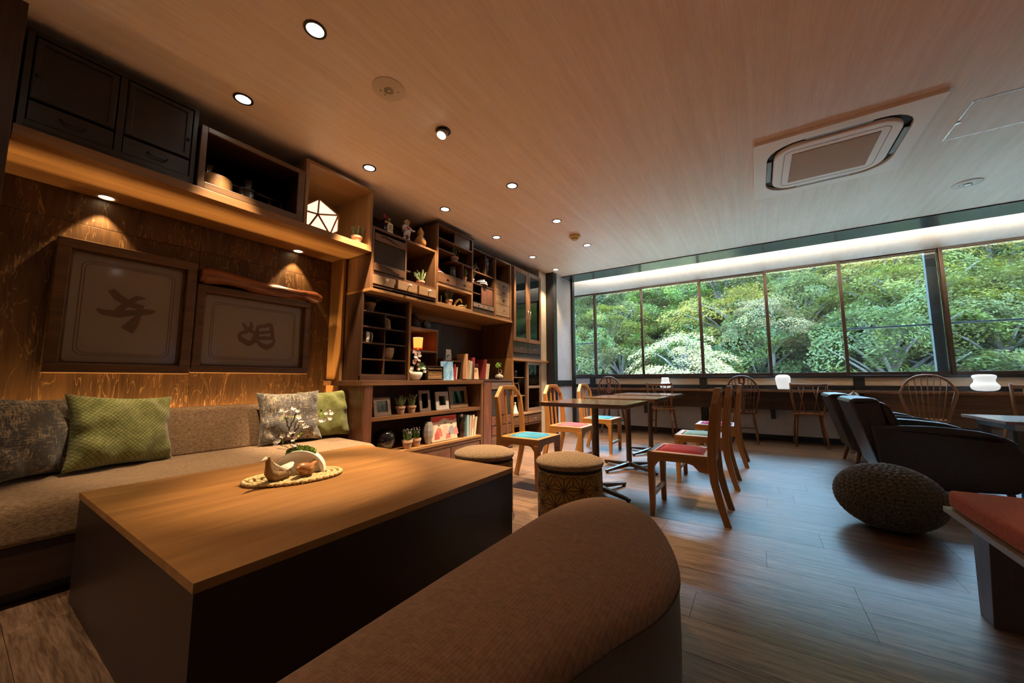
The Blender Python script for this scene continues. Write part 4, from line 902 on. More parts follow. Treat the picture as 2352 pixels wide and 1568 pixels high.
for yy in (3.84, 3.95): MB().tube([(-3.15, yy+.045*math.cos(a), 2.5025+.045*math.sin(a)) for a in [2*PI*i/24 for i in range(25)]], .0018, 5).build('wheel', STEEL, q, True)
mb = MB()
for a, b_ in (((3.84, 2.5025), (3.875, 2.56)), ((3.875, 2.56), (3.93, 2.565)), ((3.93, 2.575), (3.95, 2.5025)), ((3.875, 2.56), (3.89, 2.5)), ((3.89, 2.5), (3.93, 2.56)), ((3.84, 2.5025), (3.89, 2.5)), ((3.925, 2.58), (3.915, 2.60)), ((3.87, 2.57), (3.885, 2.585))): mb.tube([(-3.15, *a), (-3.15, *b_)], .002, 5)
mb.build('frame', STEEL, q, True)
q = thing('blue_bottle', 'tall knobbly blue glass bottle in the curio cabinet', 'bottle', (-3.13, 4.13, 2.4555)); MB().lathe([(.018, 0), (.022, .06), (.030, .11), (.024, .125), (.036, .15), (.026, .172), (.036, .195), (.026, .215), (.038, .24), (.030, .262), (.012, .27)], (-3.13, 4.13, 2.4555), 18).build('body', BLUEGLASS, q, True)
MB().ball((-3.13, 4.13, 2.737), .016, .016, .012).build('stopper', BLUEGLASS, q, True)
pot_plant('tiny purple-flowering plant in a clay pot in the curio cabinet', -3.14, 3.815, 2.2915, .034, 'leaf', .10, 8, bud=True)
q = thing('round_studded_box', 'round black box with pale studs in the curio cabinet', 'box', (-3.15, 4.02, 2.2915)); MB().lathe([(.088, 0), (.094, .02), (.090, .055), (.070, .085), (.03, .098)], (-3.15, 4.02, 2.2915), 28).build('body', BLACKG, q, True)
MB().lathe([(.0915, .044), (.0935, .05), (.0905, .056)], (-3.15, 4.02, 2.2915), 28).build('band', PAPER, q, True)
for k in range(9):
    a = -.9+k*.225; MB().ball((-3.15+.093*math.cos(a), 4.02+.093*math.sin(a), 2.314), .009, .009, .009, 8, 6).build('stud', plain('ivory_stud', (.6, .55, .4), .5), q, True)
MB().ball((-3.075, 4.0, 2.36), .010, .014, .014, 8, 6).build('stud', MATS['ivory_stud'], q, True)
# U4
t = thing('drawer_column', 'narrow column of four aged drawers under an open niche', 'cabinet', (-3.38, 4.45, SHZ))
X = XU-.006; y0, y1 = 4.256, 4.665
carcass(t, XB, X, y0, y1, SHZ, 2.765, WD_BRNZ, .02); bx('edge_strip', X-.02, X+.006, 4.64, 4.668, SHZ, 2.765, WD_OAKZ, t, .001)
shelf(t, XB+.01, X, 4.276, 4.638, 2.432, WD_TAN, .016)
for k, (a, b_) in enumerate(((2.325, 2.421), (2.226, 2.320), (2.097, 2.221), (1.925, 2.092))): drawer(t, X-.006, 4.280, 4.634, a, b_, WD_TAN, 'iron' if k < 3 else 'steelknob', kn=(4.47, (a+b_)/2))
bx('plinth', X-.02, X-.004, 4.276, 4.64, SHZ+.02, 1.921, WD_TAN, t, .001)
q = thing('glass_ornament', 'small cut-glass ornament in the niche over the drawer column', 'ornament', (-3.14, 4.33, 2.4405)); MB().lathe([(.022, 0), (.030, .01), (.034, .06), (.022, .11), (.010, .13)], (-3.14, 4.33, 2.4405), 8).build('body', JARGLASS, q); MB().ball((-3.14, 4.33, 2.58), .012, .012, .012, 8, 6).build('stopper', JARGLASS, q, True)
# T: tall glazed cupboard
t = thing('glazed_cupboard', 'tall brown cupboard with two glass doors and two drawers', 'cabinet', (-3.38, 5.15, 1.3225))
X = XU-.006; y0, y1, z0, z1 = 4.705, 5.605, 1.3225, 2.77
carcass(t, XB, X, y0, y1, z0, z1, WD_BRNZ, .022, backm=WD_DARK)
shelf(t, XB+.01, X-.05, 4.727, 5.583, 2.33, WD_DARKY); shelf(t, XB+.01, X-.05, 4.727, 5.583, 1.97, WD_DARKY); shelf(t, XB+.01, X, 4.727, 5.583, 1.575, WD_BRN, .02)
for a, b_ in ((4.725, 5.148), (5.160, 5.585)):
    d = MB().ring([(a, 1.588), (b_, 1.588), (b_, 2.755), (a, 2.755)], [(a+.058, 1.65), (b_-.058, 1.65), (b_-.058, 2.69), (a+.058, 2.69)], 0, X-.002, X+.020).build('door', wood('door_wood', (.09, .04, .016), (.22, .105, .045), 'z', .38), t, bevel=.002)
    bx('pane', X+.007, X+.011, a+.058, b_-.058, 1.65, 2.69, CABGLASS, d, 0)
    yh = b_-.028 if a < 5 else a+.028
    MB().tube([(X+.02, yh, 2.10), (X+.042, yh, 2.10), (X+.042, yh, 1.97), (X+.02, yh, 1.97)], .005, 6).build('handle', STEEL, d, True)
    drawer(t, X, a, b_, 1.412, 1.562, WD_DARKY, 'bar')
bx('plinth', X-.02, X-.002, 4.727, 5.583, 1.3225+.022, 1.405, WD_DARKY, t, .001)
q = MB().lathe([(.05, 0), (.09, .03), (.10, .12), (.07, .2), (.04, .24), (.05, .26)], (-3.4, 4.95, 1.9785), 18).build('stoneware_jar', GREYV, None, True); tag(q, 'grey stoneware jar behind the cupboard glass on the middle shelf', 'jar')
q = MB().lathe([(.04, 0), (.07, .02), (.08, .1), (.05, .17), (.05, .2)], (-3.4, 5.35, 1.5855), 18).build('stoneware_jar', WHITE, None, True); tag(q, 'white stoneware jar behind the cupboard glass on the bottom shelf', 'jar')
# T2: open cupboard below
t = thing('sideboard_with_glass_door', 'open sideboard with one sliding glass door and small drawers', 'cabinet', (-3.38, 5.2, 0))
X = XU-.01
bx('top_board', XB, XU+.004, 4.705, 5.86, 1.287, 1.322, WD_OAK, t, .002)
bx('side_panel', XB, XU, 4.705, 4.728, 0, 1.287, WD_OAKZ, t, .001); bx('side_panel', XB, X, 5.59, 5.612, 0, 1.287, WD_BRNZ, t, .001); bx('back_panel', XB, XB+.008, 4.728, 5.59, .5, 1.287, VOID, t, 0)
bx('ledge', XB, X+.012, 4.728, 5.59, .455, .49, WD_DRW, t, .002); bx('stile', X-.03, X, 5.115, 5.15, .49, 1.287, WD_BRNZ, t, .001)
shelf(t, XB+.01, X-.04, 4.728, 5.115, 1.03, WD_TAN); shelf(t, XB+.01, X-.03, 4.728, 5.115, .745, WD_TAN); shelf(t, XB+.01, X-.06, 5.15, 5.59, .9, WD_DARKY)
d = MB().ring([(5.15, .49), (5.585, .49), (5.585, 1.285), (5.15, 1.285)], [(5.185, .545), (5.55, .545), (5.55, 1.24), (5.185, 1.24)], 0, X-.014, X+.004).build('sliding_door', WD_TAN, t, bevel=.002)
bx('pane', X-.007, X-.003, 5.185, 5.55, .545, 1.24, CABGLASS, d, 0); bx('cross_bar', X-.012, X+.002, 5.185, 5.55, .86, .90, WD_TAN, d, .001)
for k in range(2): drawer(t, X, 4.74+k*.43, 5.15+k*.43, .318, .43, WD_BRN, 'bar')
bx('rail', X-.03, X-.004, 4.728, 5.59, .285, .312, WD_BRN, t, .001); bx('rail', X-.03, X-.004, 4.728, 5.59, .436, .455, WD_BRN, t, .001)
q = thing('standing_plate', 'white plate standing on edge on the top shelf of the sideboard', 'plate', (-3.3, 4.80, 1.038)); MB().tube([(-3.30, 4.80, 1.128), (-3.285, 4.80, 1.128), (-3.28, 4.80, 1.128)], [.06, .085, .089], 24).build('plate', WHITE, q, True)
q = thing('round_flask', 'dark round glass flask on the top shelf of the sideboard', 'flask', (-3.22, 4.97, 1.038)); MB().lathe([(.03, 0), (.06, .03), (.066, .07), (.05, .11), (.018, .135), (.016, .19)], (-3.22, 4.97, 1.038), 20).build('body', BLACKG, q, True); MB().lathe([(.012, .19), (.014, .205), (.008, .208)], (-3.22, 4.97, 1.038), 10).build('stopper', IRON, q, True)
def frame(label, c, w_, h_, bw, m, tilt=.15, depth=.018, print_=None, passe=PAPER, yaw=0, group=None):
    """picture frame leaning back, facing +x; c is the middle of its foot"""
    t = thing('picture_frame', label, 'picture frame', c, group, world=False, rz=yaw)
    M = Matrix.Rotation(-tilt, 4, 'Y')
    rect = lambda a, b: [(-a/2, (h_-b)/2), (a/2, (h_-b)/2), (a/2, (h_+b)/2), (-a/2, (h_+b)/2)]
    f = MB().ring(rect(w_, h_), rect(w_-2*bw, h_-2*bw), 0, -depth/2, depth/2).xform(M).build('frame', m, t, bevel=.0015)
    pa = MB().prism(rect(w_-2*bw, h_-2*bw), 0, -depth/2, depth/2-.006).xform(M).build('picture', passe, t)
    MB().prism(rect(w_-2*bw, h_-2*bw), 0, depth/2-.004, depth/2-.003).xform(M).build('glass', CABGLASS, t)
    if print_: MB().prism([(print_[0]-print_[2]/2, h_/2+print_[1]-print_[3]/2), (print_[0]+print_[2]/2, h_/2+print_[1]-print_[3]/2), (print_[0]+print_[2]/2, h_/2+print_[1]+print_[3]/2), (print_[0]-print_[2]/2, h_/2+print_[1]+print_[3]/2)], 0, depth/2-.006, depth/2-.0055).xform(M).build('caption_mark', plain('caption_grey', (.25, .25, .25), .6), pa)
    strut = MB().tube([(-.014-h_*.6*math.sin(tilt), 0, h_*.6), (-.05-h_*tilt, 0, .004)], .004, 6).xform(Matrix.Identity(4)).build('stand', m, t, True)
    return t
frame('small wooden photo frame on the top opening of the sideboard below the plate', (-3.16, 4.98, .7535), .16, .20, .025, WD_TAN, .12)
q = thing('paper_doll', 'small pale folded doll on the sideboard ledge', 'ornament', (-3.12, 4.86, .4905)); MB().lathe([(.05, 0), (.04, .03), (.02, .10), (.012, .13)], (-3.12, 4.86, .4905), 8).build('robe', PAPER, q); MB().ball((-3.12, 4.86, .635), .018, .018, .02, 10, 8).build('head', plain('doll_skin', (.6, .45, .33), .6), q, True)
q = thing('teal_vase', 'dark teal vase on the sideboard ledge by the glass door', 'vase', (-3.14, 5.03, .4905)); MB().lathe([(.03, 0), (.045, .03), (.05, .12), (.03, .19), (.022, .22), (.028, .235)], (-3.14, 5.03, .4905), 18).build('body', plain('teal_glaze', (.01, .06, .07), .15), q, True); MB().lathe([(.028, .2352), (.030, .238), (.020, .2385)], (-3.14, 5.03, .4905), 18).build('rim', IRON, q, True)
for k, yy in enumerate((5.27, 5.36, 5.45)): jar('stoneware cup behind the sliding glass door, %s' % ('nearest the stile', 'in the middle', 'nearest the black post')[k], -3.3, yy, .909, .04, .10, m=GREYV, group='cups behind the sliding glass door')
# ---------------- pigeonhole unit and the middle zone of the bookcase
LZ = .9925
t = thing('pigeonhole_unit', 'dark pigeonhole shelf with five rows standing on the low bookcase', 'shelf', (-3.43, 2.48, LZ))
X = -3.18; y0, y1, z0, z1 = 2.197, 2.768, LZ, 1.8565
carcass(t, XB, X, y0, y1, z0, z1, WD_DARK, .018)
bx('plinth', X-.02, X+.006, y0, y1, LZ, 1.042, WD_DARKY, t, .002)
for z_ in (1.047, 1.201, 1.364, 1.523, 1.678): shelf(t, XB+.01, X-.003, 2.215, 2.75, z_, WD_DARKY, .014)
for a, b_ in ((1.054, 1.194), (1.208, 1.357), (1.371, 1.516), (1.53, 1.671)): bx('upright', XB+.01, X-.003, 2.467, 2.481, a, b_, WD_DARK, t, .001)
pot_plant('ferny plant in a brown pot on the top row of the pigeonhole shelf', -3.30, 2.36, 1.6855, .060, 'ball', .10, 11, leafm=leafmat('dark_fern', (.015, .05, .008), (.05, .13, .02)), spread=1.2)
t = thing('shogi_piece', 'wedge-shaped wooden game piece with black characters in the pigeonhole shelf', 'game piece', (-3.27, 2.545, 1.5305))
poly = [(2.49, 1.5305), (2.60, 1.5305), (2.585, 1.635), (2.545, 1.652), (2.505, 1.635)]
MB().prism(poly, 0, -3.30, -3.245).build('block', plain('maple', (.50, .31, .15), .4), t, bevel=.002)
text_mesh('characters', '金\n将', .056, Matrix(((0, 0, 1, -3.2445), (1, 0, 0, 2.545), (0, 1, 0, 1.586), (0, 0, 0, 1))), INKM, t)
t = thing('striped_pot', 'round pot with black and white stripes in the pigeonhole shelf', 'pot', (-3.28, 2.31, 1.3715))
for k in range(14):
    a0, a1 = 2*PI*k/14, 2*PI*(k+1)/14; mb = MB(); prof = [(.066, 0), (.074, .03), (.076, .07), (.070, .10), (.045, .113)]
    for (r0, h0), (r1, h1) in zip(prof, prof[1:]):
        for s_ in range(3):
            b0, b1 = a0+(a1-a0)*s_/3, a0+(a1-a0)*(s_+1)/3
            mb.add([(-3.28+r*math.cos(b), 2.31+r*math.sin(b), 1.3715+h) for r, h, b in ((r0, h0, b0), (r0, h0, b1), (r1, h1, b1), (r1, h1, b0))], [(0, 1, 2, 3)])
    mb.build('stripe', (plain('stripe_black', (.012, .012, .013), .3), WHITE)[k % 2], t, True)
MB().lathe([(.066, 0.0002), (.046, .111), (.01, .113)], (-3.28, 2.31, 1.3715), 18).build('core', MATS['stripe_black'], t, True)
o = MB().lathe([(.045, 0), (.062, .03), (.072, .08), (.075, .125), (.070, .128), (.066, .12), (.055, .04)], (-3.27, 2.575, 1.2085), 24).build('woven_bowl', soft('hammered_clay', (.34, .26, .17), (.50, .40, .28), 70, bs_=1, bd=.006), None, True); tag(o, 'deep dimpled beige bowl in the pigeonhole shelf', 'bowl')
t = thing('middle_post', 'narrow oak upright between the pigeonhole shelf and the lamp shelf', 'panel', (-3.4, 2.785, LZ)); bx('upright', XB, -3.16, 2.772, 2.800, LZ, 1.8565, WD_OAKZ, t, .001)
t = thing('lamp_shelf_box', 'small open wall box holding the red-shaded lamp', 'shelf', (-3.48, 3.08, 1.335))
X = -3.25; bx('top_board', XB, X, 2.802, 3.31, 1.585, 1.605, WD_OAK, t, .001); bx('bottom_board', XB, X, 2.802, 3.31, 1.325, 1.343, WD_OAK, t, .001); bx('side_panel', XB, X, 3.29, 3.31, 1.343, 1.585, wood('red_side_wood', (.16, .05, .018), (.30, .11, .04), 'z', .45), t, .001); bx('post', XB, X, 3.29, 3.31, LZ, 1.325, WD_BRNZ, t, .001); bx('back_panel', XB, XB+.006, 2.802, 3.29, 1.343, 1.585, WD_BRN, t, 0)
o = MB().lathe([(.055, 0), (.070, .02), (.074, .07), (.060, .12), (.036, .145), (.034, .165), (.040, .17), (.028, .17), (.02, .15)], (-3.37, 3.03, 1.6055), 22).build('brown_vase', plain('brown_glaze', (.03, .018, .014), .35), None, True); tag(o, 'squat dark brown vase on top of the lamp box', 'vase')
t = thing('round_clock', 'small round dark clock with a shiny face on top of the lamp box', 'clock', (-3.33, 3.19, 1.6055))
cc = Vector((-3.33, 3.19, 1.665)); cd_ = Vector((.96, -.12, .12)).normalized(); MB().tube([cc-cd_*.045, cc-cd_*.03, cc+cd_*.02, cc+cd_*.028], [.045, .055, .058, .052], 24).build('case', plain('clock_black', (.012, .013, .014), .35), t, 'auto'); MB().tube([cc+cd_*.0285, cc+cd_*.030], [.048, .047], 24).build('face', plain('clock_face', (.12, .14, .15), .12, metal=.5), t, True)
mb = MB(); sd = cd_.orthogonal().normalized(); sv = cd_.cross(sd); mb.tube([cc+cd_*.032, cc+cd_*.032+sd*.03+sv*.01], .002, 5); mb.tube([cc+cd_*.032, cc+cd_*.032+sv*.036], .0016, 5); mb.build('hands', PAPER, t)
t = thing('red_shade_lamp', 'little lamp with a glowing orange-red cloth shade in the lamp box', 'lamp', (-3.36, 3.09, 1.3435))
lp = (-3.36, 3.09, 1.3435)
SHADE = emitmat('glowing_shade', (1.0, .27, .045), 1.15)
MB().lathe([(.03, 0), (.03, .008), (.008, .014), (.007, .04)], lp, 16).build('base', BRASS, t, True)
MB().lathe([(.050, .035), (.058, .155), (.056, .155), (.048, .036)], lp, 24).build('shade', SHADE, t, True); MB().lathe([(.0585, .151), (.060, .156), (.055, .157)], lp, 24).build('trim_ring', plain('shade_trim', (.75, .62, .45), .6, emit=(1, .7, .4), es=.6), t, True)
mb = MB()
for k in range(22): a = 2*PI*k/22; mb.tube([(lp[0]+.051*math.cos(a), lp[1]+.051*math.sin(a), lp[2]+.036), (lp[0]+.052*math.cos(a), lp[1]+.052*math.sin(a), lp[2]+.018)], .003, 4)
mb.build('fringe', plain('red_fringe', (.35, .02, .015), .6, emit=(1, .05, .02), es=.4), t, True)
lamp('POINT', 'lamp_light', (lp[0], lp[1], lp[2]+.10), 1.6, (1., .32, .07), t, shadow_soft_size=.05)
# ---------------- low bookcase
t = thing('low_bookcase', 'long low brown bookcase with two open shelves beside the sofa', 'bookcase', (-3.37, 3.07, 0))
X = XU
bx('top_board', XB, X+.004, 2.135, 3.985, .944, .992, WD_BRN, t, .002); bx('side_panel', XB, X, 2.172, 2.262, 0, .944, WD_PUR, t, .001); bx('side_panel', XB, X, 3.935, 3.985, 0, .944, WD_BRNZ, t, .001)
bx('back_panel', XB, XB+.01, 2.262, 3.935, .28, .944, wood('red_back', (.045, .017, .008), (.11, .045, .022), 'z', .45), t, 0)
bx('mid_shelf', XB+.01, X-.012, 2.262, 3.935, .602, .640, WD_BRN, t, .001); bx('ledge', XB, X+.008, 2.262, 3.935, .255, .282, WD_OAK, t, .002); bx('rail', XB, X-.002, 2.262, 3.935, .215, .255, WD_BRN, t, .001)
for k in range(3): d = bx('base_door', X-.03, X-.008, 2.275+k*.553, 2.818+k*.553, .03, .208, WD_BRN, t, .002); bx('door_field', X-.01, X-.004, 2.31+k*.553, 2.783+k*.553, .06, .18, WD_PUR, d, .004)
bx('kick_board', XB, X-.05, 2.262, 3.935, 0, .03, WD_BLK, t, 0)
t = thing('low_chest', 'low dark chest of drawers and panels between the bookcase and the sideboard', 'cabinet', (-3.37, 4.34, 0))
bx('body', XB, X-.02, 3.992, 4.70, 0, .97, WD_DARK, t, .001); bx('top_board', XB, X+.004, 3.988, 4.702, .97, .992, WD_DARKY, t, .002)
bx('door_panel', X-.02, X, 3.998, 4.17, .05, .962, WD_PUR, t, .002); bx('niche_shade', X-.02, X-.017, 4.19, 4.68, .50, .86, VOID, t, 0)  # flat dark sheet stands in for the shade of an open niche
bx('flap', X-.02, X-.004, 4.18, 4.69, .865, .962, WD_GREY, t, .002)
bx('inner_door', X-.022, X-.008, 4.36, 4.56, .50, .85, WD_PUR, t, .001)
for k in range(2):
    drawer(t, X-.006, 4.185+k*.255, 4.43+k*.255, .37, .485, WD_PUR, 'bar'); drawer(t, X-.006, 4.185+k*.255, 4.43+k*.255, .235, .355, WD_PUR, None)
bx('base_panel', X-.02, X-.002, 4.18, 4.69, .02, .225, WD_BRN, t, .002)
SH2 = .6405; SH1 = .2825
def pz(px, py, x): return PX(px, py, 0, x)
frame('small striped wooden photo frame at the sofa end of the low bookcase', (-3.12, 2.43, SH2), .20, .185, .036, WD_GREY, .18, passe=plain('reflection_blue_paper', (.72, .80, .90), .3), print_=(0, 0, .008, .03))  # picture paper tinted pale blue to stand for the windows reflected in the glass
frame('tall brown photo frame beside the two potted plants', (-3.15, 3.03, SH2), .165, .24, .036, WD_GREY, .15, print_=(0, -.01, .03, .012))
frame('square patterned grey photo frame in the low bookcase', (-3.17, 3.33, SH2), .215, .215, .052, soft('grey_carved', (.28, .26, .24), (.48, .45, .42), 60, bs_=.4), .14, passe=MATS['reflection_blue_paper'], print_=(0, 0, .008, .028))
frame('large dark wooden photo frame at the chest end of the low bookcase', (-3.22, 3.68, SH2), .34, .27, .055, WD_TAN, .16, depth=.03, passe=MATS['reflection_blue_paper'], print_=(.02, 0, .012, .02))
pot_plant('dry herb in a clay pot beside the striped photo frame', -3.16, 2.685, SH2, .048, 'spike', .13, 21, spread=1.2); pot_plant('purple herb in a clay pot beside the tall brown frame', -3.17, 2.845, SH2, .047, 'spike', .13, 22, bud=True, spread=.8)
t = thing('black_globe', 'shiny black glass globe on the bottom shelf of the low bookcase', 'globe', (-3.2, 2.52, SH1)); MB().lathe([(.045, 0), (.05, .008), (.04, .012)], (-3.2, 2.52, SH1), 20).build('foot', IRON, t, True); MB().ball((-3.2, 2.52, SH1+.115), .11, nu=28, nv=18).build('globe', BLACKG, t, True)
pot_plant('flowering herb in a clay pot on the bottom shelf next to the black globe', -3.10, 2.735, SH1, .052, 'spike', .12, 23, bud=True, leafm=LEAF, spread=.9); pot_plant('flowering herb in a clay pot on the bottom shelf next to the grey vase', -3.13, 2.885, SH1, .050, 'spike', .12, 24, bud=True, leafm=LEAF, spread=.9)
o = MB().lathe([(.028, 0), (.034, .01), (.058, .09), (.060, .15), (.050, .21), (.035, .245), (.030, .245), (.045, .2)], (-3.13, 3.06, SH1), 8).build('faceted_vase', plain('silver_glaze', (.36, .35, .34), .25, metal=.3), None); tag(o, 'tall faceted silver-grey vase on the bottom shelf of the low bookcase', 'vase')
# print with stage curtain and robed figures: plain colour shapes only
t = thing('framed_print', 'cream print with red stage curtain and robed figures on the bottom shelf', 'picture', (-3.12, 3.33, SH1), world=False)
M = Matrix.Rotation(-.10, 4, 'Y'); W2, H2 = .43, .29
pr = MB().prism([(-W2/2, .004), (W2/2, .004), (W2/2, H2), (-W2/2, H2)], 0, -.006, .002).xform(M).build('board', plain('print_cream', (.62, .50, .34), .5), t, bevel=.001)
def shape(nm, poly, c, lay): MB().prism([(p[0]*W2/2, .004+(p[1]+1)/2*(H2-.008)) for p in poly], 0, .002+lay*.0003, .0023+lay*.0003).xform(M).build(nm, plain('print_%d_%d_%d' % tuple(int(v*99) for v in c), c, .6), pr)
shape('curtain', [(-1, 1), (1, 1), (1, .72), (.75, .58), (.4, .62), (.12, .80), (0, .86), (-.12, .80), (-.45, .58), (-.8, .55), (-1, .62)], (.55, .05, .03), 1)
shape('screen', [(-.75, .45), (.85, .5), (.85, -.55), (-.75, -.6)], (.68, .56, .40), 1)
for k, (cx, cz, c) in enumerate(((-.45, -.2, (.52, .16, .13)), (.05, -.05, (.58, .42, .32)), (.55, -.15, (.30, .28, .30)), (-.62, -.5, (.45, .09, .07)), (.25, -.55, (.50, .15, .12)), (.9, -.3, (.5, .2, .16)))):
    s_ = .26 if k < 3 else .2
    shape('robe', [(cx-s_, cz-.45*s_/.26), (cx+s_, cz-.42*s_/.26), (cx+s_*.75, cz+.12), (cx+s_*.3, cz+.30), (cx-s_*.3, cz+.30), (cx-s_*.8, cz+.1)], c, 2+k % 2)
    if k < 3: shape('hood', [(cx+.1*math.cos(a), cz+.38+.13*math.sin(a)) for a in [2*PI*i/10 for i in range(10)]], (.55, .48, .40), 4); shape('hair', [(cx+.1*math.cos(a), cz+.43+.09*math.sin(a)) for a in [PI*i/6 for i in range(7)]], (.03, .03, .035), 5)
MB().tube([(-.01, -.1, .004), (-.05, -.1, .004), (-.03, -.1, .12)], .003, 5).build('stand', IRON, t)
t = thing('dark_bottle', 'dark spirit bottle with a pale label beside the framed print', 'bottle', (-3.14, 3.64, SH1)); MB().lathe([(.036, 0), (.040, .008), (.040, .16), (.016, .21), (.015, .26), (.018, .262), (.016, .275)], (-3.14, 3.64, SH1), 20).build('glass', plain('brown_bottle', (.02, .010, .005), .12, coat=.4), t, True); MB().lathe([(.0165, .255), (.019, .256), (.019, .285), (.012, .287)], (-3.14, 3.64, SH1), 14).build('cap', PAPER, t, True)
def book(label, x0, y, z, w_, th, h_, c, lean=0., group=None, face=None):
    """book standing with its spine towards +x; y is its near foot"""
    t = thing('book', label, 'book', (x0, y, z), group, world=False); M = Matrix.Rotation(-lean, 4, 'X')
    nm = 'cover_%d_%d_%d' % tuple(int(v*255) for v in c)
    m = plain(nm, c, .45)
    MB().ring([(0, 0), (th, 0), (th, h_), (0, h_)], [(.003, .003), (th-.003, .003), (th-.003, h_-.003), (.003, h_-.003)], 0, -.002, 0).xform(M)
    MB().box(-w_, 0, 0, .003, 0, h_).box(-w_, 0, th-.003, th, 0, h_).box(-.004, 0, .003, th-.003, 0, h_).xform(M).build('cover', m, t, bevel=.0006)
    MB().box(-w_+.004, -.0045, .003, th-.003, .004, h_-.004).xform(M).build('pages', PAPER, t)
    if face: MB().box(.0001, .0006, th*.25, th*.75, h_*.35, h_*.8).xform(M).build('spine_label', plain('spine_%d' % int(face[0]*255), face, .5), t)
    return t
for k, (y, th, h_, c, ln, lb) in enumerate(((3.70, .045, .27, (.25, .40, .46), 0, 'pale blue and white book standing on the bottom shelf of the low bookcase'), (3.752, .03, .26, (.56, .40, .25), .05, 'orange-brown book on the bottom shelf of the low bookcase'), (3.795, .032, .265, (.62, .55, .44), .10, 'cream book with a red spine line on the bottom shelf'), (3.845, .03, .24, (.66, .57, .42), .16, 'leaning pale book at the end of the bottom shelf'))): book(lb, -3.10, y, SH1, .16, th, h_, c, ln, 'books on the bottom shelf', face=(.5, .12, .06) if k == 2 else None)
# things on top of the low bookcase
t = thing('orchid_bowl', 'white bowl with pink and white orchid blossoms on dark stems', 'planter', (-3.2, 2.905, LZ))
oc = Vector((-3.2, 2.905, LZ)); MB().lathe([(.045, 0), (.06, .012), (.082, .05), (.088, .085), (.078, .09), (.072, .08), (.05, .075)], oc, 26).build('bowl', WHITE, t, True)
mb = MB(); fl_ = MB(); fw_ = MB(); gr = MB(); rn = random.Random(9); tuft(gr, (oc.x, oc.y, oc.z+.075), .07, 160, rn, .3, .012)
for k in range(7):
    a = rn.uniform(0, 6.28); mb.tube(wig((oc.x+.03*math.cos(a), oc.y+.03*math.sin(a), oc.z+.07), (oc.x+.02*math.cos(a), oc.y+.03*math.sin(a)+.01, oc.z+.22+.1*rn.random()), 5, .004), .006 if k < 4 else .003, 6)
for k in range(16):
    a = rn.uniform(0, 6.28); h_ = rn.uniform(.11, .33); q = .05+.06*(h_ < .2)*rn.random()
    for _ in range(2): flower(fl_ if rn.random() < .6 else fw_, (oc.x+.03+rn.uniform(0, .03), oc.y+q*math.cos(a), oc.z+h_), rn.uniform(.016, .024), rn, Vector((.8, -.4, .3)))
for a in (-1, 1): flower(fw_, (oc.x+.05, oc.y+a*.09, oc.z+.13), .024, rn); flower(fw_, (oc.x+.05, oc.y+a*.10, oc.z+.10), .022, rn)
mb.build('stems', TWIG, t, True); fl_.build('pink_blossoms', PINKP, t, True); fw_.build('white_blossoms', PETAL, t, True); g_ = gr.build('moss', MOSS, t); g_['kind'] = 'stuff'
mb = MB(); flower(mb, (oc.x-.03, oc.y+.12, oc.z+.16), .06, rn, n=7); mb.build('leaves', LEAF, t)
t = thing('abacus_box', 'box with a front of many rows of pale beads beside the orchid bowl', 'box', (-3.15, 3.14, LZ))
y0, y1, zh = 3.035, 3.295, .165
MB().ring([(y0, LZ), (y1, LZ), (y1, LZ+zh), (y0, LZ+zh)], [(y0+.012, LZ+.010), (y1-.012, LZ+.010), (y1-.012, LZ+zh-.010), (y0+.012, LZ+zh-.010)], 0, -3.17, -3.13).build('frame', WD_DARKY, t, bevel=.002); bx('back', -3.17, -3.165, y0+.012, y1-.012, LZ+.01, LZ+zh-.01, VOID, t, 0)
bx('beam', -3.15, -3.128, y0+.012, y1-.012, LZ+.118, LZ+.126, WD_DARKY, t, 0); BEAD = plain('boxwood_bead', (.55, .36, .17), .4)
bead = MB().lathe([(.003, -.0085), (.0095, -.001), (.0095, .001), (.003, .0085)], (0, 0, 0), 8); bme = None
for c in range(12):
    yy = y0+.024+c*.0193
    for r in range(6):
        zz = LZ+.024+r*.018+(.022 if r == 5 else 0)
        if bme is None:
            mb = MB().add([(v[0]-3.145, v[1]+yy, v[2]+zz) for v in bead.v], bead.f); b0_ = mb.build('bead', BEAD, t, True); bme = b0_.data; bo = Vector((yy, zz, 0))
        else:
            q = bpy.data.objects.new('bead', bme); COL.objects.link(q); q.parent = t; q.location = (0, yy-bo.x, zz-bo.y)
t = thing('photo_book', 'glossy blue photo book standing upright in front of the book stand', 'book', (-3.12, 3.36, LZ), world=False); t.rotation_euler.z = RD(-14)
skm, nt, b = newmat('sea_photo'); n_ = noise(nt, mapping(nt, coords(nt, False), (1, 9, 7)), 1, 5, .6, .8); nt.links.new(ramp(nt, n_, [(.3, (.08, .20, .42)), (.5, (.22, .45, .70)), (.62, (.75, .82, .88))]), b.inputs['Base Color']); setp(b, rough=.15)
MB().box(-.004, 0, -.085, .085, 0, .23).xform(Matrix.Rotation(-.12, 4, 'Y')).build('cover', skm, t); MB().box(-.02, -.0045, -.083, .083, .002, .228).xform(Matrix.Rotation(-.12, 4, 'Y')).build('pages', PAPER, t)
t = thing('book_stand', 'small brown book stand holding thin booklets', 'book stand', (-3.28, 3.52, LZ))
bx('side', -3.40, -3.20, 3.37, 3.385, LZ, 1.26, WD_BRNZ, t, .001); bx('side', -3.40, -3.20, 3.70, 3.715, LZ, 1.24, WD_BRNZ, t, .001); bx('top', -3.40, -3.20, 3.385, 3.70, 1.225, 1.24, WD_BRN, t, .001); bx('foot_board', -3.40, -3.20, 3.385, 3.70, LZ, LZ+.012, WD_BRN, t, .001); bx('divider', -3.38, -3.21, 3.535, 3.545, LZ+.012, 1.225, WD_BRNZ, t, .001)
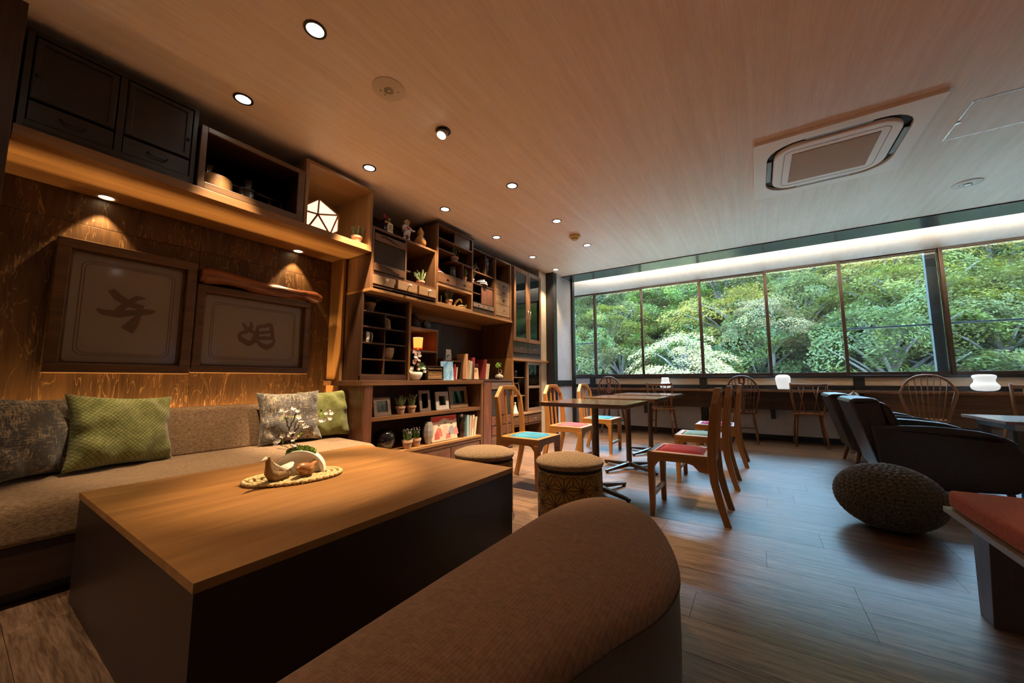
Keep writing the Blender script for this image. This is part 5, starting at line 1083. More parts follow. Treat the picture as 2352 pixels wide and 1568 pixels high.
for k, (y, th, h_, c, ln, lb) in enumerate(((3.40, .012, .19, (.66, .64, .60), .06, 'thin white booklet in the book stand'), (3.43, .012, .185, (.60, .52, .44), .08, 'thin beige booklet in the book stand'), (3.56, .014, .19, (.50, .05, .05), .07, 'thin red booklet in the book stand'), (3.60, .014, .155, (.66, .50, .52), .10, 'thin pink and white booklet in the book stand'))): book(lb, -3.20, y, LZ+.0125, .14, th, h_, c, ln, 'booklets in the book stand')
t = thing('wave_card', 'white card with a blue wave standing on the book stand', 'card', (-3.26, 3.52, 1.2405), world=False)
c_ = MB().prism([(-.055, 0), (.055, 0), (.055, .145), (-.035, .145)], 0, -.001, .001).xform(Matrix.Rotation(-.12, 4, 'Y')).build('card', PAPER, t)
mb = MB(); pts = [(-.035+.07*u, .03+.03*math.sin(u*PI)+.02*u) for u in [i/8 for i in range(9)]]; ribbon(mb, pts, [.004, .008, .010, .010, .008, .007, .006, .004, .002], .0012, .0004); ribbon(mb, [(.03, .06), (.0, .075), (-.025, .06), (-.03, .035)], [.002, .006, .007, .003], .0012, .0004); mb.xform(Matrix.Rotation(-.12, 4, 'Y')).build('wave_print', plain('wave_blue', (.05, .28, .50), .5), c_)
mb = MB(); mb.tube([(-.03, 0, .003), (-.001, 0, .06)], .002, 5); mb.build('prop', PAPER, t)
o = MB().grid(lambda u, v: (-3.3+.06*math.sin(6*u), 3.60+.11*u, 1.245+.035*math.sin(PI*u)*(1-.5*v)+.02*math.cos(7*u)*v), 12, 5).grid(lambda u, v: (-3.3+.06*math.sin(6*u), 3.60+.11*u, 1.2405+.002*v), 12, 3).build('driftwood_scrap', WD_DRIFT, None, True); tag(o, 'curled scrap of driftwood on the book stand', 'ornament')
bt = [(3.735, .030, .33, (.62, .36, .20), 0, 'tall salmon book at the book stand end of the standing row'), (3.772, .024, .25, (.50, .36, .22), .06, 'tan book leaning in the standing row'), (3.803, .012, .24, (.64, .60, .50), .09, 'thin cream book leaning in the standing row'), (3.822, .012, .24, (.62, .60, .52), .11, 'thin white book leaning in the standing row'), (3.845, .014, .22, (.10, .26, .08), .08, 'thin green book leaning in the standing row'), (3.885, .016, .29, (.42, .05, .08), .04, 'tall thin crimson book in the standing row'), (4.16, .020, .22, (.60, .50, .34), .13, 'pale book leaning beyond the red ones'), (4.125, .02, .28, (.22, .03, .035), .13, 'dark red book leaning near the end of the row'), (4.195, .022, .22, (.55, .42, .26), .16, 'tan book at the far end of the row beside the little vase')]
bt0 = thing('book_tray', 'low dark tray under the standing books', 'tray', (-3.26, 4.0, LZ)); bx('tray_board', -3.40, -3.12, 3.725, 4.33, LZ, LZ+.012, WD_BLK, bt0, .002); bx('tray_lip', -3.40, -3.12, 4.33, 4.345, LZ, LZ+.03, WD_BLK, bt0, .001)
for y, th, h_, c, ln, lb in bt: book(lb, -3.15, y, LZ+.0125, .17, th, h_, c, ln, 'books standing on the low tray')
for lb, y, w_, h_, c, x, tl in (('cream picture book facing forward behind the red books', 4.02, .19, .27, (.58, .42, .25), -3.30, .1), ('small tan paperback facing forward in front of the row', 3.99, .11, .155, (.60, .46, .28), -3.185, .12), ('dark red picture book facing forward at the middle of the row', 4.10, .13, .22, (.36, .12, .09), -3.25, .1)):
    q = thing('book', lb, 'book', (x, y, LZ+.0125), 'books facing forward on the low tray', world=False); M = Matrix.Rotation(-tl, 4, 'Y')
    MB().box(-.002, 0, -w_/2, w_/2, 0, h_).box(-.018, -.016, -w_/2, w_/2, 0, h_).box(-.018, 0, -w_/2, -w_/2+.002, 0, h_).xform(M).build('cover', plain('cover_%d' % int(y*100), c, .45), q); MB().box(-.0155, -.0025, -w_/2+.003, w_/2-.003, .002, h_-.002).xform(M).build('pages', PAPER, q)
    MB().box(.0001, .0005, -w_*.3, w_*.25, h_*.72, h_*.8).box(.0001, .0005, -w_*.3, w_*.1, h_*.6, h_*.66).xform(M).build('title_bars', plain('title_brown', (.12, .06, .03), .6), q)
t = thing('bud_vase', 'small round stone vase with a curled twig and green sprig', 'vase', (-3.13, 4.45, LZ)); vc = Vector((-3.13, 4.45, LZ))
bx('base_slab', -3.18, -3.08, 4.38, 4.53, LZ, LZ+.008, WD_DARKY, t, .001)
MB().lathe([(.03, .0085), (.052, .022), (.060, .05), (.045, .075), (.018, .086), (.016, .092), (.010, .09)], vc, 22).build('vase', soft('grey_stone', (.22, .20, .16), (.36, .33, .27), 40, bs_=.2), t, True)
MB().tube([vc+Vector((0, .045*math.sin(a)+.02, .125+.028*math.cos(a))) for a in [PI*(.0+1.5*i/10) for i in range(11)]], [.003]*11, 6).tube([vc+Vector((0, 0, .09)), vc+Vector((0, -.012, .15)), vc+Vector((0, -.014, .19))], .003, 6).build('twig', plain('pale_twig', (.50, .38, .28), .6), t, True)
mb = MB(); tuft(mb, vc+Vector((0, -.016, .185)), .036, 110, random.Random(3), 1.6, .016); f_ = mb.build('sprig', LEAFB, t); f_['kind'] = 'stuff'
# ================================================================ FRAMED GLASS PANELS ON THE WALL
STROKE = plain('brown_brush_paint', (.105, .062, .036), .5); GLASSP = plain('dusky_glass', (.25, .21, .165), .08, spec=.5)
XP = -3.648
def zz(p, x=XP+.004): q = PX(p[0]/2.94, 400+p[1]/2.94, 0, x); return (q.y, q.z)
def panel(label, y0, y1, z0, z1, fw, strokes, inset):
    t = thing('framed_glass_panel', label, 'framed panel', (XP, (y0+y1)/2, z0))
    xf = -3.598
    for nm, a, b_, c, d_ in (('frame_rail', y0, y1, z1-fw, z1), ('frame_rail', y0, y1, z0, z0+fw), ('frame_stile', y0, y0+fw, z0+fw, z1-fw), ('frame_stile', y1-fw, y1, z0+fw, z1-fw)): bx(nm, XW+.002, xf, a, b_, c, d_, WD_FRAME, t, .006)
    yc, zc = (y0+y1)/2, (z0+z1)/2; w_, h_ = y1-y0-2*fw, z1-z0-2*fw
    gl = bx('glass', XP-.006, XP, y0+fw, y1-fw, z0+fw, z1-fw, GLASSP, t, 0)
    MB().ring(rrect(yc, zc, w_+.002, h_+.002, .001), rrect(yc, zc, w_-.03, h_-.03, .025), 0, XP, XP+.012).build('inner_bead', WD_FRAME, t, bevel=.004)
    for k, rr_ in enumerate((inset, inset+.014)): MB().ring(rrect(yc, zc, w_-2*rr_, h_-2*rr_, .045), rrect(yc, zc, w_-2*rr_-.008, h_-2*rr_-.008, .041), 0, XP, XP+.0012).build('painted_border', STROKE, gl)
    mb = MB()
    for pts, ws in strokes:
        P = [Vector(zz(p)) for p in pts]; out = []; wo = []
        for i in range(len(P)-1):
            for s_ in range(4): out.append(P[i].lerp(P[i+1], s_/4)); wo.append(ws[i]+(ws[i+1]-ws[i])*s_/4)
        out.append(P[-1]); wo.append(ws[-1]); ribbon(mb, out, [w_*1.35 for w_ in wo], XP+.0005, .0015+.0004*len(mb.v)/400)
    mb.build('brush_character', STROKE, gl)
panel('larger wood-framed glass panel with a brush character over the sofa', .328, 1.032, 1.045, 1.905, .062, [
    ([(752, 780), (800, 830), (880, 880), (970, 905)], [.012, .018, .015, .014]), ([(985, 840), (930, 835), (870, 865), (800, 920), (780, 950)], [.003, .012, .014, .014, .006]),
    ([(655, 908), (700, 930), (800, 945), (900, 935), (1000, 930), (1050, 928)], [.006, .014, .017, .014, .016, .004]), ([(935, 960), (900, 1010), (855, 1055)], [.010, .022, .026]), ([(940, 895), (950, 935), (930, 965)], [.012, .010, .010])], .055)
panel('smaller wood-framed glass panel with a brush character over the sofa', 1.038, 1.925, 1.055, 1.750, .055, [
    ([(1640, 1002), (1665, 1040), (1700, 1060), (1735, 1080)], [.006, .012, .012, .008]), ([(1695, 998), (1700, 1030), (1660, 1065), (1615, 1075)], [.006, .012, .012, .008]), ([(1612, 1078), (1630, 1115), (1680, 1145), (1715, 1125), (1725, 1085)], [.008, .016, .016, .016, .010]),
    ([(1735, 1030), (1790, 1025), (1832, 1012)], [.010, .012, .010]), ([(1830, 1012), (1838, 1060), (1842, 1105)], [.010, .012, .010]), ([(1740, 1035), (1735, 1080), (1745, 1120)], [.010, .012, .010]), ([(1740, 1072), (1790, 1068), (1838, 1062)], [.008, .010, .008]), ([(1735, 1110), (1790, 1105), (1855, 1110)], [.010, .013, .010]), ([(1735, 1125), (1760, 1150), (1800, 1170), (1840, 1150), (1858, 1120)], [.008, .014, .018, .012, .006])], .06)
# driftwood beam resting on the smaller panel
mb = MB(); N = 26; V = []
for i in range(N+1):
    u = i/N; y = 1.045+.955*u; zc = 1.825-.028*u+.010*math.sin(9*u); hh = .060-.012*u+.008*math.sin(13*u+1)+(-.02 if i in (0, N) else 0); dd = .075+.01*math.sin(7*u)
    xc = -3.612
    V.append([(xc+dd*.95*math.cos(a)*(.72 if abs(math.cos(a)) < .3 else 1), y, max(1.752, zc+hh*math.sin(a)*(1+.1*math.sin(17*u+a*3)))) for a in [2*PI*k/14 for k in range(14)]])
for i in range(N): mb.add(V[i]+V[i+1], [(k, (k+1) % 14, 14+(k+1) % 14, 14+k) for k in range(14)])
mb.add(V[0], [tuple(range(14))]); mb.add(V[-1], [tuple(range(14))])
t = thing('driftwood_beam', 'polished reddish driftwood beam resting on the smaller framed panel', 'driftwood', (-3.61, 1.5, 1.752)); mb.build('beam', WD_DRIFT, t, 'auto')
MB().tube([(-3.53, 1.50, 1.80), (-3.527, 1.62, 1.812), (-3.53, 1.72, 1.800), (-3.533, 1.85, 1.775)], [.002, .013, .010, .002], 8, flat=.5).build('hollow', plain('hollow_dark', (.02, .008, .004), .8), t, True)
# ================================================================ DINING SET
def dining_chair():
    """faces +x, origin on the floor under the seat middle"""
    t = thing('dining_chair', '', 'chair', world=False); w2 = .225; zf = .455
    for s_ in (-1, 1):                                   # front legs, slightly tapered
        y = s_*(w2-.024); MB().frustum([(.172, y-.017, 0), (.208, y-.017, 0), (.208, y+.017, 0), (.172, y+.017, 0)], [(.166, y-.024, .40), (.214, y-.024, .40), (.214, y+.024, .40), (.166, y+.024, .40)]).build('leg', WD_CHAIR, t, bevel=.002)
        prof = [(-.300, 0), (-.262, .14), (-.232, .28), (-.222, .42), (-.226, .56), (-.240, .70), (-.258, .83)]
        mb = MB(); V = []
        for x, z in prof:
            d = .022+.006*(1-abs(z-.42)/.42); V.append([(x-d, s_*(w2-.032), z), (x+d, s_*(w2-.032), z), (x+d, s_*w2, z), (x-d, s_*w2, z)])
        for a, b in zip(V, V[1:]): mb.add(a+b, [(k, (k+1) % 4, 4+(k+1) % 4, 4+k) for k in range(4)])
        mb.add(V[0], [(0, 1, 2, 3)]); mb.add(V[-1], [(0, 1, 2, 3)]); mb.build('back_post', WD_CHAIR, t, bevel=.002)
        a0 = [(-.279, s_*(w2-.034), .826), (-.237, s_*(w2-.034), .826), (-.237, s_*w2, .826), (-.279, s_*w2, .826)]
        a1 = [(-.291, s_*.100, .902), (-.250, s_*.100, .902), (-.250, s_*.118, .933), (-.291, s_*.118, .933)]
        MB().frustum(a0, a1).build('shoulder', WD_CHAIR, t, bevel=.002)
        MB().frustum([(-.242, s_*.052-.014, .44), (-.228, s_*.052-.014, .44), (-.228, s_*.052+.014, .44), (-.242, s_*.052+.014, .44)], [(-.276, s_*.052-.014, .905), (-.262, s_*.052-.014, .905), (-.262, s_*.052+.014, .905), (-.276, s_*.052+.014, .905)]).build('slat', WD_CHAIR, t, bevel=.002)
        # side apron with stepped bracket ends
        ap = [(-.225, zf), (.2135, zf), (.2135, .345), (.165, .345), (.135, .385), (.105, .395), (-.06, .395), (-.10, .385), (-.14, .345), (-.225, .335)]
        MB().prism(ap, 1, s_*w2-.010-s_*.014, s_*w2+.010-s_*.014).build('side_apron', WD_CHAIRX, t, bevel=.0015)
        MB().box(-.215, .175, s_*(w2-.024)-.010, s_*(w2-.024)+.010, .135, .165).build('side_stretcher', WD_CHAIRX, t, bevel=.002) if False else None
    ap = [(-.2, zf-.002), (.2, zf-.002), (.2, .345), (.155, .345), (.125, .385), (.095, .395), (-.095, .395), (-.125, .385), (-.155, .345), (-.2, .345)]
    MB().prism(ap, 0, .190, .212).build('front_apron', WD_CHAIR, t, bevel=.0015); MB().box(-.232, -.212, -.2, .2, .385, .45).build('rear_apron', WD_CHAIR, t, bevel=.002)
    MB().box(.175, .205, -.19, .19, .12, .15).build('stretcher', WD_CHAIR, t, bevel=.002)
    MB().prism([(-.125, .9), (.125, .9), (.12, .935), (-.12, .935)], 0, -.291, -.250).build('top_rail', WD_CHAIR, t, bevel=.002)
    MB().ring([(-.222, -.222), (.213, -.222), (.213, .222), (-.222, .222)], [(-.165, -.165), (.165, -.165), (.165, .165), (-.165, .165)], 2, .436, .4565).build('seat_frame', WD_CHAIRX, t, bevel=.002)
    def dome(u, v):
        a, b = 2*u-1, 2*v-1; e = (max(0, 1-a**4)*max(0, 1-b**4))**.5; return (a*.166, b*.166, .444+.032*e)
    s = MB().grid(dome, 14, 14).grid(lambda u, v: ((2*u-1)*.166, (2*v-1)*.166, .438), 3, 3).build('seat_pad', SEAT_RED, t, True)
    return t
def set_mat(root, part, m):
    for c in root.children:
        if c.name.split('.')[0] == part:
            c.data = c.data.copy(); c.data.materials[0] = m
ch0 = dining_chair(); used = False
specs = [(-1.885, 3.215, 0, SEAT_BLUE, 'honey beech dining chair with a blue seat, beside the fabric stools'), (-1.885, 4.215, .0, SEAT_PINK, 'honey beech dining chair with a pink seat, on the shelf side of the middle table'), (-1.885, 5.235, .0, SEAT_BLUE, 'honey beech dining chair with a blue seat, nearest the plaster wall'),
         (-.515, 3.22, PI, SEAT_RED, 'beech dining chair with a red seat, its back to the open floor'), (-.495, 4.235, PI, SEAT_TEAL, 'beech dining chair with a pale teal seat, behind the red-seated one'), (-.44, 5.30, PI, SEAT_PURP, 'beech dining chair with a purple seat, nearest the counter')]
for x, y, rz, m, lb in specs:
    c = copy_tree(ch0) if used else ch0; used = True
    c.location = (x, y, 0); c.rotation_euler = (0, 0, rz); c['label'] = lb; c['group'] = 'dining chairs at the small tables'; set_mat(c, 'seat_pad', m)
def dining_table(loc, label):
    t = thing('dining_table', label, 'table', loc, 'small square dining tables', world=False)
    MB().box(-.385, .385, -.36, .36, .765, .80).build('tabletop', WD_TTOP, t, bevel=.003)
    MB().lathe([(.030, .045), (.030, .75), (.030, .762)], (0, 0, 0), 20).build('column', DSTEEL, t, 'auto'); MB().box(-.15, .15, -.15, .15, .755, .765).build('mount_plate', DSTEEL, t)
    MB().lathe([(.045, .03), (.045, .075), (.034, .085)], (0, 0, 0), 20).build('hub', DSTEEL, t, 'auto')
    for k in range(4):
        a = PI/4+.35+k*PI/2; d = Vector((math.cos(a), math.sin(a), 0)); n_ = Vector((-d.y, d.x, 0))
        f = [d*.02, d*.02]; A = [d*.03+n_*.022+Vector((0, 0, z)) for z in (.03, .072)]+[d*.03-n_*.022+Vector((0, 0, z)) for z in (.072, .03)]; B = [d*.37+n_*.016+Vector((0, 0, z)) for z in (.012, .034)]+[d*.37-n_*.016+Vector((0, 0, z)) for z in (.034, .012)]
        q = MB().frustum(A, B).build('foot', DSTEEL, t, bevel=.004); MB().cyl(d*.35+Vector((0, 0, 0)), d*.35+Vector((0, 0, .013)), .016, n=12).build('glide', IRON, q)
    return t
dt = dining_table((-1.25, 3.30, 0), 'square dark dining table between the blue-seated and red-seated chairs')
for y, lb in ((4.33, 'square dark dining table between the pink-seated and teal-seated chairs'), (5.38, 'square dark dining table nearest the window counter')):
    c = copy_tree(dt); c.location = (-1.25, y, 0); c['label'] = lb
# ================================================================ STOOLS, OTTOMAN, POUF, BENCH
def stool(loc, label):
    t = thing('round_stool', label, 'stool', loc, 'round stools with star-pattern sides', world=False); R = .222; H = .385
    MB().lathe([(R-.004, 0), (R, .006), (R, H), (R-.01, H+.004)], (0, 0, 0), 48).build('drum', GOLDV, t, 'auto')
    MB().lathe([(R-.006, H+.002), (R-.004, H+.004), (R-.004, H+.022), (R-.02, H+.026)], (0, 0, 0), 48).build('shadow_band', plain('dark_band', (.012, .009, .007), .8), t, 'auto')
    MB().lathe([(R-.03, H+.020), (R+.004, H+.026), (R+.012, H+.045), (R+.002, H+.064), (R*.8, H+.082), (R*.5, H+.092), (R*.2, H+.095), (.002, H+.095)], (0, 0, 0), 48).build('seat_cushion', BOUCLE, t, True)
    n = 12; a = 2*PI*R/n; hh = a*math.sqrt(3)/2; mb = MB(); rows = int(H/hh)+2
    def P(x, z): th = x/R; return Vector((R*math.cos(th), R*math.sin(th), z)), Vector((math.cos(th), math.sin(th), 0))
    segs = []
    for j in range(-1, rows):
        for i in range(n):
            x0 = (i+.5*(j % 2))*a; z0 = j*hh-.01
            p, q, r, s_ = (x0, z0), (x0+a, z0), (x0+a/2, z0+hh), (x0-a/2, z0+hh)
            segs += [(p, q), (p, r), (p, s_)]
            for tri in ((p, q, r), (p, r, s_)):
                c = (sum(v[0] for v in tri)/3, sum(v[1] for v in tri)/3); segs += [(c, v) for v in tri]
    for (x0, z0), (x1, z1) in segs:
        lo, hi = .006, H-.004
        for _ in (0, 1):                                   # clip to the drum height
            if z0 > z1: x0, z0, x1, z1 = x1, z1, x0, z0
            if z1 <= lo or z0 >= hi: break
            if z0 < lo: x0 += (x1-x0)*(lo-z0)/(z1-z0); z0 = lo
            if z1 > hi: x1 = x0+(x1-x0)*(hi-z0)/(z1-z0); z1 = hi
        else:
            L = math.hypot(x1-x0, z1-z0)
            if L < 1e-4: continue
            nx, nz = -(z1-z0)/L*.0028, (x1-x0)/L*.0028; m_ = 3
            for k in range(m_):
                u0, u1 = k/m_, (k+1)/m_; pts = []
                for u, sg in ((u0, 1), (u1, 1), (u1, -1), (u0, -1)):
                    p, nn = P(x0+(x1-x0)*u+nx*sg, min(max(z0+(z1-z0)*u+nz*sg, .004), H-.002)); pts.append(p+nn*.0012)
                mb.add(pts, [(0, 1, 2, 3)])
    mb.build('star_pattern', GROOVE, t); return t
s0 = stool((-1.125, 2.455, 0), 'round boucle stool with star-pattern sides beside the long ottoman')
c = copy_tree(s0); c.location = (-1.80, 2.36, 0); c['label'] = 'round boucle stool with star-pattern sides tucked behind the coffee table'
# long bean-shaped ottoman
out = [(-.845, .0), (-.86, .5), (-.865, .9), (-.868, 1.3), (-.862, 1.58), (-.81, 1.82), (-.70, 1.955), (-.56, 1.935), (-.42, 1.80), (-.31, 1.58), (-.246, 1.36), (-.262, 1.15), (-.335, .95), (-.40, .74), (-.44, .5), (-.46, .2), (-.50, -.02), (-.66, -.10)]
def spline(P, k=6):
    n = len(P); R_ = []
    for i in range(n):
        p0, p1, p2, p3 = [np.array(P[(i+j-1) % n]) for j in range(4)]
        for s_ in range(k):
            u = s_/k; R_.append(tuple(.5*((2*p1)+(-p0+p2)*u+(2*p0-5*p1+4*p2-p3)*u*u+(-p0+3*p1-3*p2+p3)*u**3)))
    return R_
ol = spline(out); cx_, cy_ = -.62, 1.0; n = len(ol)
t = thing('long_ottoman', 'long bean-shaped ottoman with brown woven top and darker sides', 'ottoman', (-.6, .95, 0))
def inset(d, z):
    R_ = []
    for i in range(n):
        a, b = Vector(ol[i-1]), Vector(ol[(i+1) % n]); tn = (b-a).normalized(); nn = Vector((-tn.y, tn.x)); p = Vector(ol[i])
        if (Vector((-.62, min(max(p.y, .25), 1.5)))-p).dot(nn) < 0: nn = -nn
        R_.append((*(p+nn*d), z))
    return R_
def toward(s_, z):
    R_ = []
    for p in ol:
        y = min(max(p[1], .18), 1.60); sp = Vector((-.655+.07*min(max((y-.9)/.6, 0), 1), y)); q = Vector(p).lerp(sp, s_); R_.append((q.x, q.y, z))
    return R_
rings = [inset(.003, .335), inset(-.004, .352), toward(.0, .368), toward(.05, .386), toward(.13, .401), toward(.26, .413), toward(.45, .421), toward(.7, .4255), toward(.92, .427)]
mb = MB(); V = sum(rings, []); F = []
for j in range(len(rings)-1):
    for i in range(n): F.append((j*n+i, j*n+(i+1) % n, (j+1)*n+(i+1) % n, (j+1)*n+i))
k_ = len(V); V = V+[tuple(np.mean(np.array(rings[-1]), axis=0))]; F += [((len(rings)-1)*n+i, (len(rings)-1)*n+(i+1) % n, k_) for i in range(0)]
cen_i = (len(rings)-1)*n
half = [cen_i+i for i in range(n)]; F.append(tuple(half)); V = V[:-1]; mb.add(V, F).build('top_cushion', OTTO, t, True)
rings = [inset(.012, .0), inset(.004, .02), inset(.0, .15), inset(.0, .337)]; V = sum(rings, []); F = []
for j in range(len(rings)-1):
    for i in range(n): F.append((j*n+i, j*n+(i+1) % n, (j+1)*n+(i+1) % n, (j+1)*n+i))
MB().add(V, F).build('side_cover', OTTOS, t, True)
MB().tube([tuple(p) for p in inset(-.002, .337)]+[inset(-.002, .337)[0]], .003, 6).build('seam_piping', OTTOS, t, True)
# knitted pouf: rows of wavy yarn wound round a flattened ball
pcx, pcy, pr, pz_ = .700, 3.57, .282, .212
t = thing('knitted_pouf', 'round dark brown chunky knitted pouf on the floor', 'pouf', (pcx, pcy, 0))
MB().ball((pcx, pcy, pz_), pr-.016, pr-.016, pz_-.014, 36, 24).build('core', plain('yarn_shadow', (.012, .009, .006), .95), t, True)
mb = MB(); RW = 27
for j in range(RW):
    ph0 = PI*(j+.5)/RW; rad = pr*math.sin(ph0); nw = max(6, int(2*PI*rad/.042)); m_ = nw*6; pts = []
    for k in range(m_+1):
        th = 2*PI*k/m_; wv = math.sin(2*PI*k/6+(j % 2)*PI); ph = ph0+wv*(PI/RW)*.5; rr_ = 1+.014*math.cos(4*PI*k/6)
        pts.append((pcx+(pr-.011)*rr_*math.sin(ph)*math.cos(th), pcy+(pr-.011)*rr_*math.sin(ph)*math.sin(th), pz_+(pz_-.011)*math.cos(ph)))
    mb.tube(pts, .0125, 6, cap=False)
mb.build('knit_cover', KNIT, t, True)
# bench with red cushion
t = thing('cushioned_bench', 'wooden bench with slanted legs and a red cloth cushion', 'bench', (1.05, 1.75, 0))
bx('seat_board', .675, 1.60, .95, 2.535, .405, .428, plain('bench_board', (.24, .20, .15), .4), t, .002)
bx('cushion', .690, 1.59, .96, 2.522, .4285, .506, REDC, t, .018, seg=4, smooth='auto')
for (x, s_) in ((.80, 1), (1.46, -1)):
    for (y, sy) in ((2.44, 1), (1.05, -1)):
        MB().frustum([(x-.035-.02*s_, y+.02*sy-.055, 0), (x+.055-.02*s_, y+.02*sy-.055, 0), (x+.055-.02*s_, y+.02*sy+.055, 0), (x-.035-.02*s_, y+.02*sy+.055, 0)], [(x-.05, y-.075, .405), (x+.07, y-.075, .405), (x+.07, y+.075, .405), (x-.05, y+.075, .405)]).build('leg', wood('bench_leg_wood', (.06, .03, .015), (.13, .07, .035), 'z', .4), t, bevel=.002)
# ================================================================ ARMCHAIRS AND LOW TABLE
def armchair(loc, label):
    t = thing('leather_armchair', label, 'armchair', loc, 'dark leather armchairs', world=False)
    # local: +x forward, origin under the seat middle (x .. -.45 to .45), width .76
    back = prof_round([(-.36, .20), (-.22, .22), (-.33, .81), (-.36, .835), (-.52, .83), (-.53, .80)], [.02, .02, .02, .03, .04, .02], 4)
    softprism(back, -.315, .315, .03).build('backrest', LEATHER, t, 'auto')
    pad = prof_round([(-.215, .40), (-.16, .42), (-.20, .60), (-.30, .80), (-.345, .795)], [0, .02, .05, .03, 0], 4); softprism(pad, -.305, .305, .03).build('back_cushion', LEATHER, t, 'auto')
    for s_ in (-1, 1):
        arm = prof_round([(-.36, .22), (-.10, .11), (.36, .15), (.43, .30), (.40, .50), (.28, .585), (-.05, .615), (-.41, .600)], [.01, .05, .03, .08, .10, .12, .1, .012], 5)
        a, b = (.315, .385) if s_ > 0 else (-.385, -.315); softprism(arm, a, b, .012).build('armrest', LEATHER, t, 'auto')
        q = MB(); q.tube([(p[0], s_*.3755, p[1]) for p in arm]+[(arm[0][0], s_*.3755, arm[0][1])], .0035, 6); q.build('arm_piping', plain('leather_piping', (.03, .02, .016), .4), t, True)
        for x, dx_ in ((-.30, -.05), (.33, .03)): MB().tube([(x, s_*.30, .20), (x+dx_, s_*.32, 0)], [.027, .014], 14).build('leg', WD_WIN, t, True)
    softprism(prof_round([(-.22, .18), (.37, .20), (.38, .29), (-.22, .26)], [.02]*4, 3), -.315, .315, .015).build('seat_base', LEATHER, t, 'auto')
    softprism(prof_round([(-.20, .27), (.40, .295), (.405, .42), (-.20, .39)], [.03, .04, .05, .03], 4), -.312, .312, .04).build('seat_cushion', LEATHER, t, 'auto')
    return t
a0 = armchair((1.22, 4.80, 0), 'dark leather armchair beside the knitted pouf'); a1 = copy_tree(a0); a1.location = (1.22, 5.98, 0); a1['label'] = 'dark leather armchair with a cream cushion, nearer the counter'
pillow('cream cushion leaning in the leather armchair nearer the counter', .42, .40, .13, CREAMC, (1.07, 5.93, .475), (-.42, .12, RD(97)), 8)
t = thing('low_square_table', 'low pale brown table in front of the armchairs', 'table', (2.2, 5.2, 0))
bx('tabletop', 1.69, 2.75, 4.80, 5.60, .625, .652, wood('right_top', (.20, .12, .085), (.34, .22, .16), 'x', .22, grain=12), t, .003); bx('apron', 1.76, 2.68, 4.87, 5.53, .572, .625, STEEL, t, .002)
for x in (1.80, 2.64):
    for y in (4.91, 5.49): bx('leg', x-.03, x+.03, y-.03, y+.03, 0, .572, DSTEEL, t, .003)
# ================================================================ WINDOW COUNTER
t = thing('window_counter', 'long wooden counter along the window wall', 'counter', (.7, 7.35, .3))
bx('worktop', -2.93, XR-.01, 7.17, 7.578, .795, .832, WD_CNT, t, .003)
for k, (z0, z1) in enumerate(((.70, .792), (.605, .698), (.51, .603))): bx('apron_board', -2.93, 1.30, 7.40, 7.42, z0, z1, WD_APR if False else wood('dark_apron', (.05, .024, .012), (.12, .06, .03), 'x', .5, grain=9), t, .002)
for k, (z0, z1) in enumerate(((.685, .792), (.575, .683), (.465, .573), (.36, .463))): bx('apron_board', 1.302, XR-.01, 7.36, 7.385, z0, z1, WD_APR, t, .002)
for x in (-1.8, -.80, .2, 1.25, 2.9): bx('support', x-.03, x+.03, 7.42, 7.575, .36, .795, BAND, t, .002); 
for x in (-.80, 1.25): bx('support_leg', x-.045, x+.045, 7.50, 7.575, 0, .36, BAND, t, .002)
# table lamps on the counter
GLOW = emitmat('opal_glass', (.90, .97, 1.0), .30)
def clamp_lamp(loc, prof, label, pw):
    t = thing('table_lamp', label, 'lamp', loc); MB().lathe([(.055, 0), (.055, .006), (.045, .008)], loc, 24).build('base', IRON, t, 'auto'); MB().lathe(prof, (loc[0], loc[1], loc[2]+.0085), 24).build('shade', GLOW, t, True, sub=1)
    lamp('POINT', 'lamp_light', (loc[0], loc[1], loc[2]+.1), pw, (1, .93, .85), t, shadow_soft_size=.08); return t
clamp_lamp((-1.39, 7.24, .8325), [(.06, 0), (.095, .015), (.098, .06), (.078, .095), (.066, .10), (.066, .19), (.05, .193), (.048, .19)], 'white glass lamp with a stepped neck on the counter', .3)
clamp_lamp((.355, 7.33, .8325), [(.074, 0), (.078, .005), (.10, .14), (.103, .18), (.088, .212), (.06, .226), (.02, .228)], 'white egg-shaped glass lamp on the counter', .3)
clamp_lamp((2.44, 7.30, .8325), [(.085, 0), (.118, .03), (.128, .062), (.112, .095), (.093, .11), (.088, .14), (.098, .165), (.108, .185), (.10, .207), (.06, .214), (.02, .215)], 'white double-bulged glass lamp on the counter', .3)
def turned(mb, a, b, r=.017, n=10):
    a, b = Vector(a), Vector(b); pr_ = [(0, .75), (.08, .8), (.14, 1.0), (.3, 1.25), (.42, 1.0), (.46, .7), (.5, 1.1), (.54, .7), (.7, 1.2), (.85, .95), (1, .65)]
    mb.tube([a.lerp(b, u) for u, _ in pr_], [r*k for _, k in pr_], n)
def arch_pts(h0, w0, w1, h1, y0, y1, n=28):
    """hoop from (-w0,h0) up over the top at h1 and down to (w0,h0), widest w1"""
    P = []
    for i in range(n+1):
        a = PI*i/n; c, s_ = math.cos(a), math.sin(a); z = h0+(h1-h0)*s_**.82; wd = w0+(w1-w0)*min(1, 1.9*s_)-.0; x = -wd*(abs(c)**.78)*(1 if c > 0 else -1); P.append((x, y0+(y1-y0)*(z-h0)/(h1-h0), z))
    return P
def hoop_x(P, z, left):
    best = None
    for a, b in zip(P, P[1:]):
        if min(a[2], b[2]) <= z <= max(a[2], b[2]) and ((a[0] < 0) == left):
            u = (z-a[2])/(b[2]-a[2]+1e-9); best = a[0]+(b[0]-a[0])*u
    return best
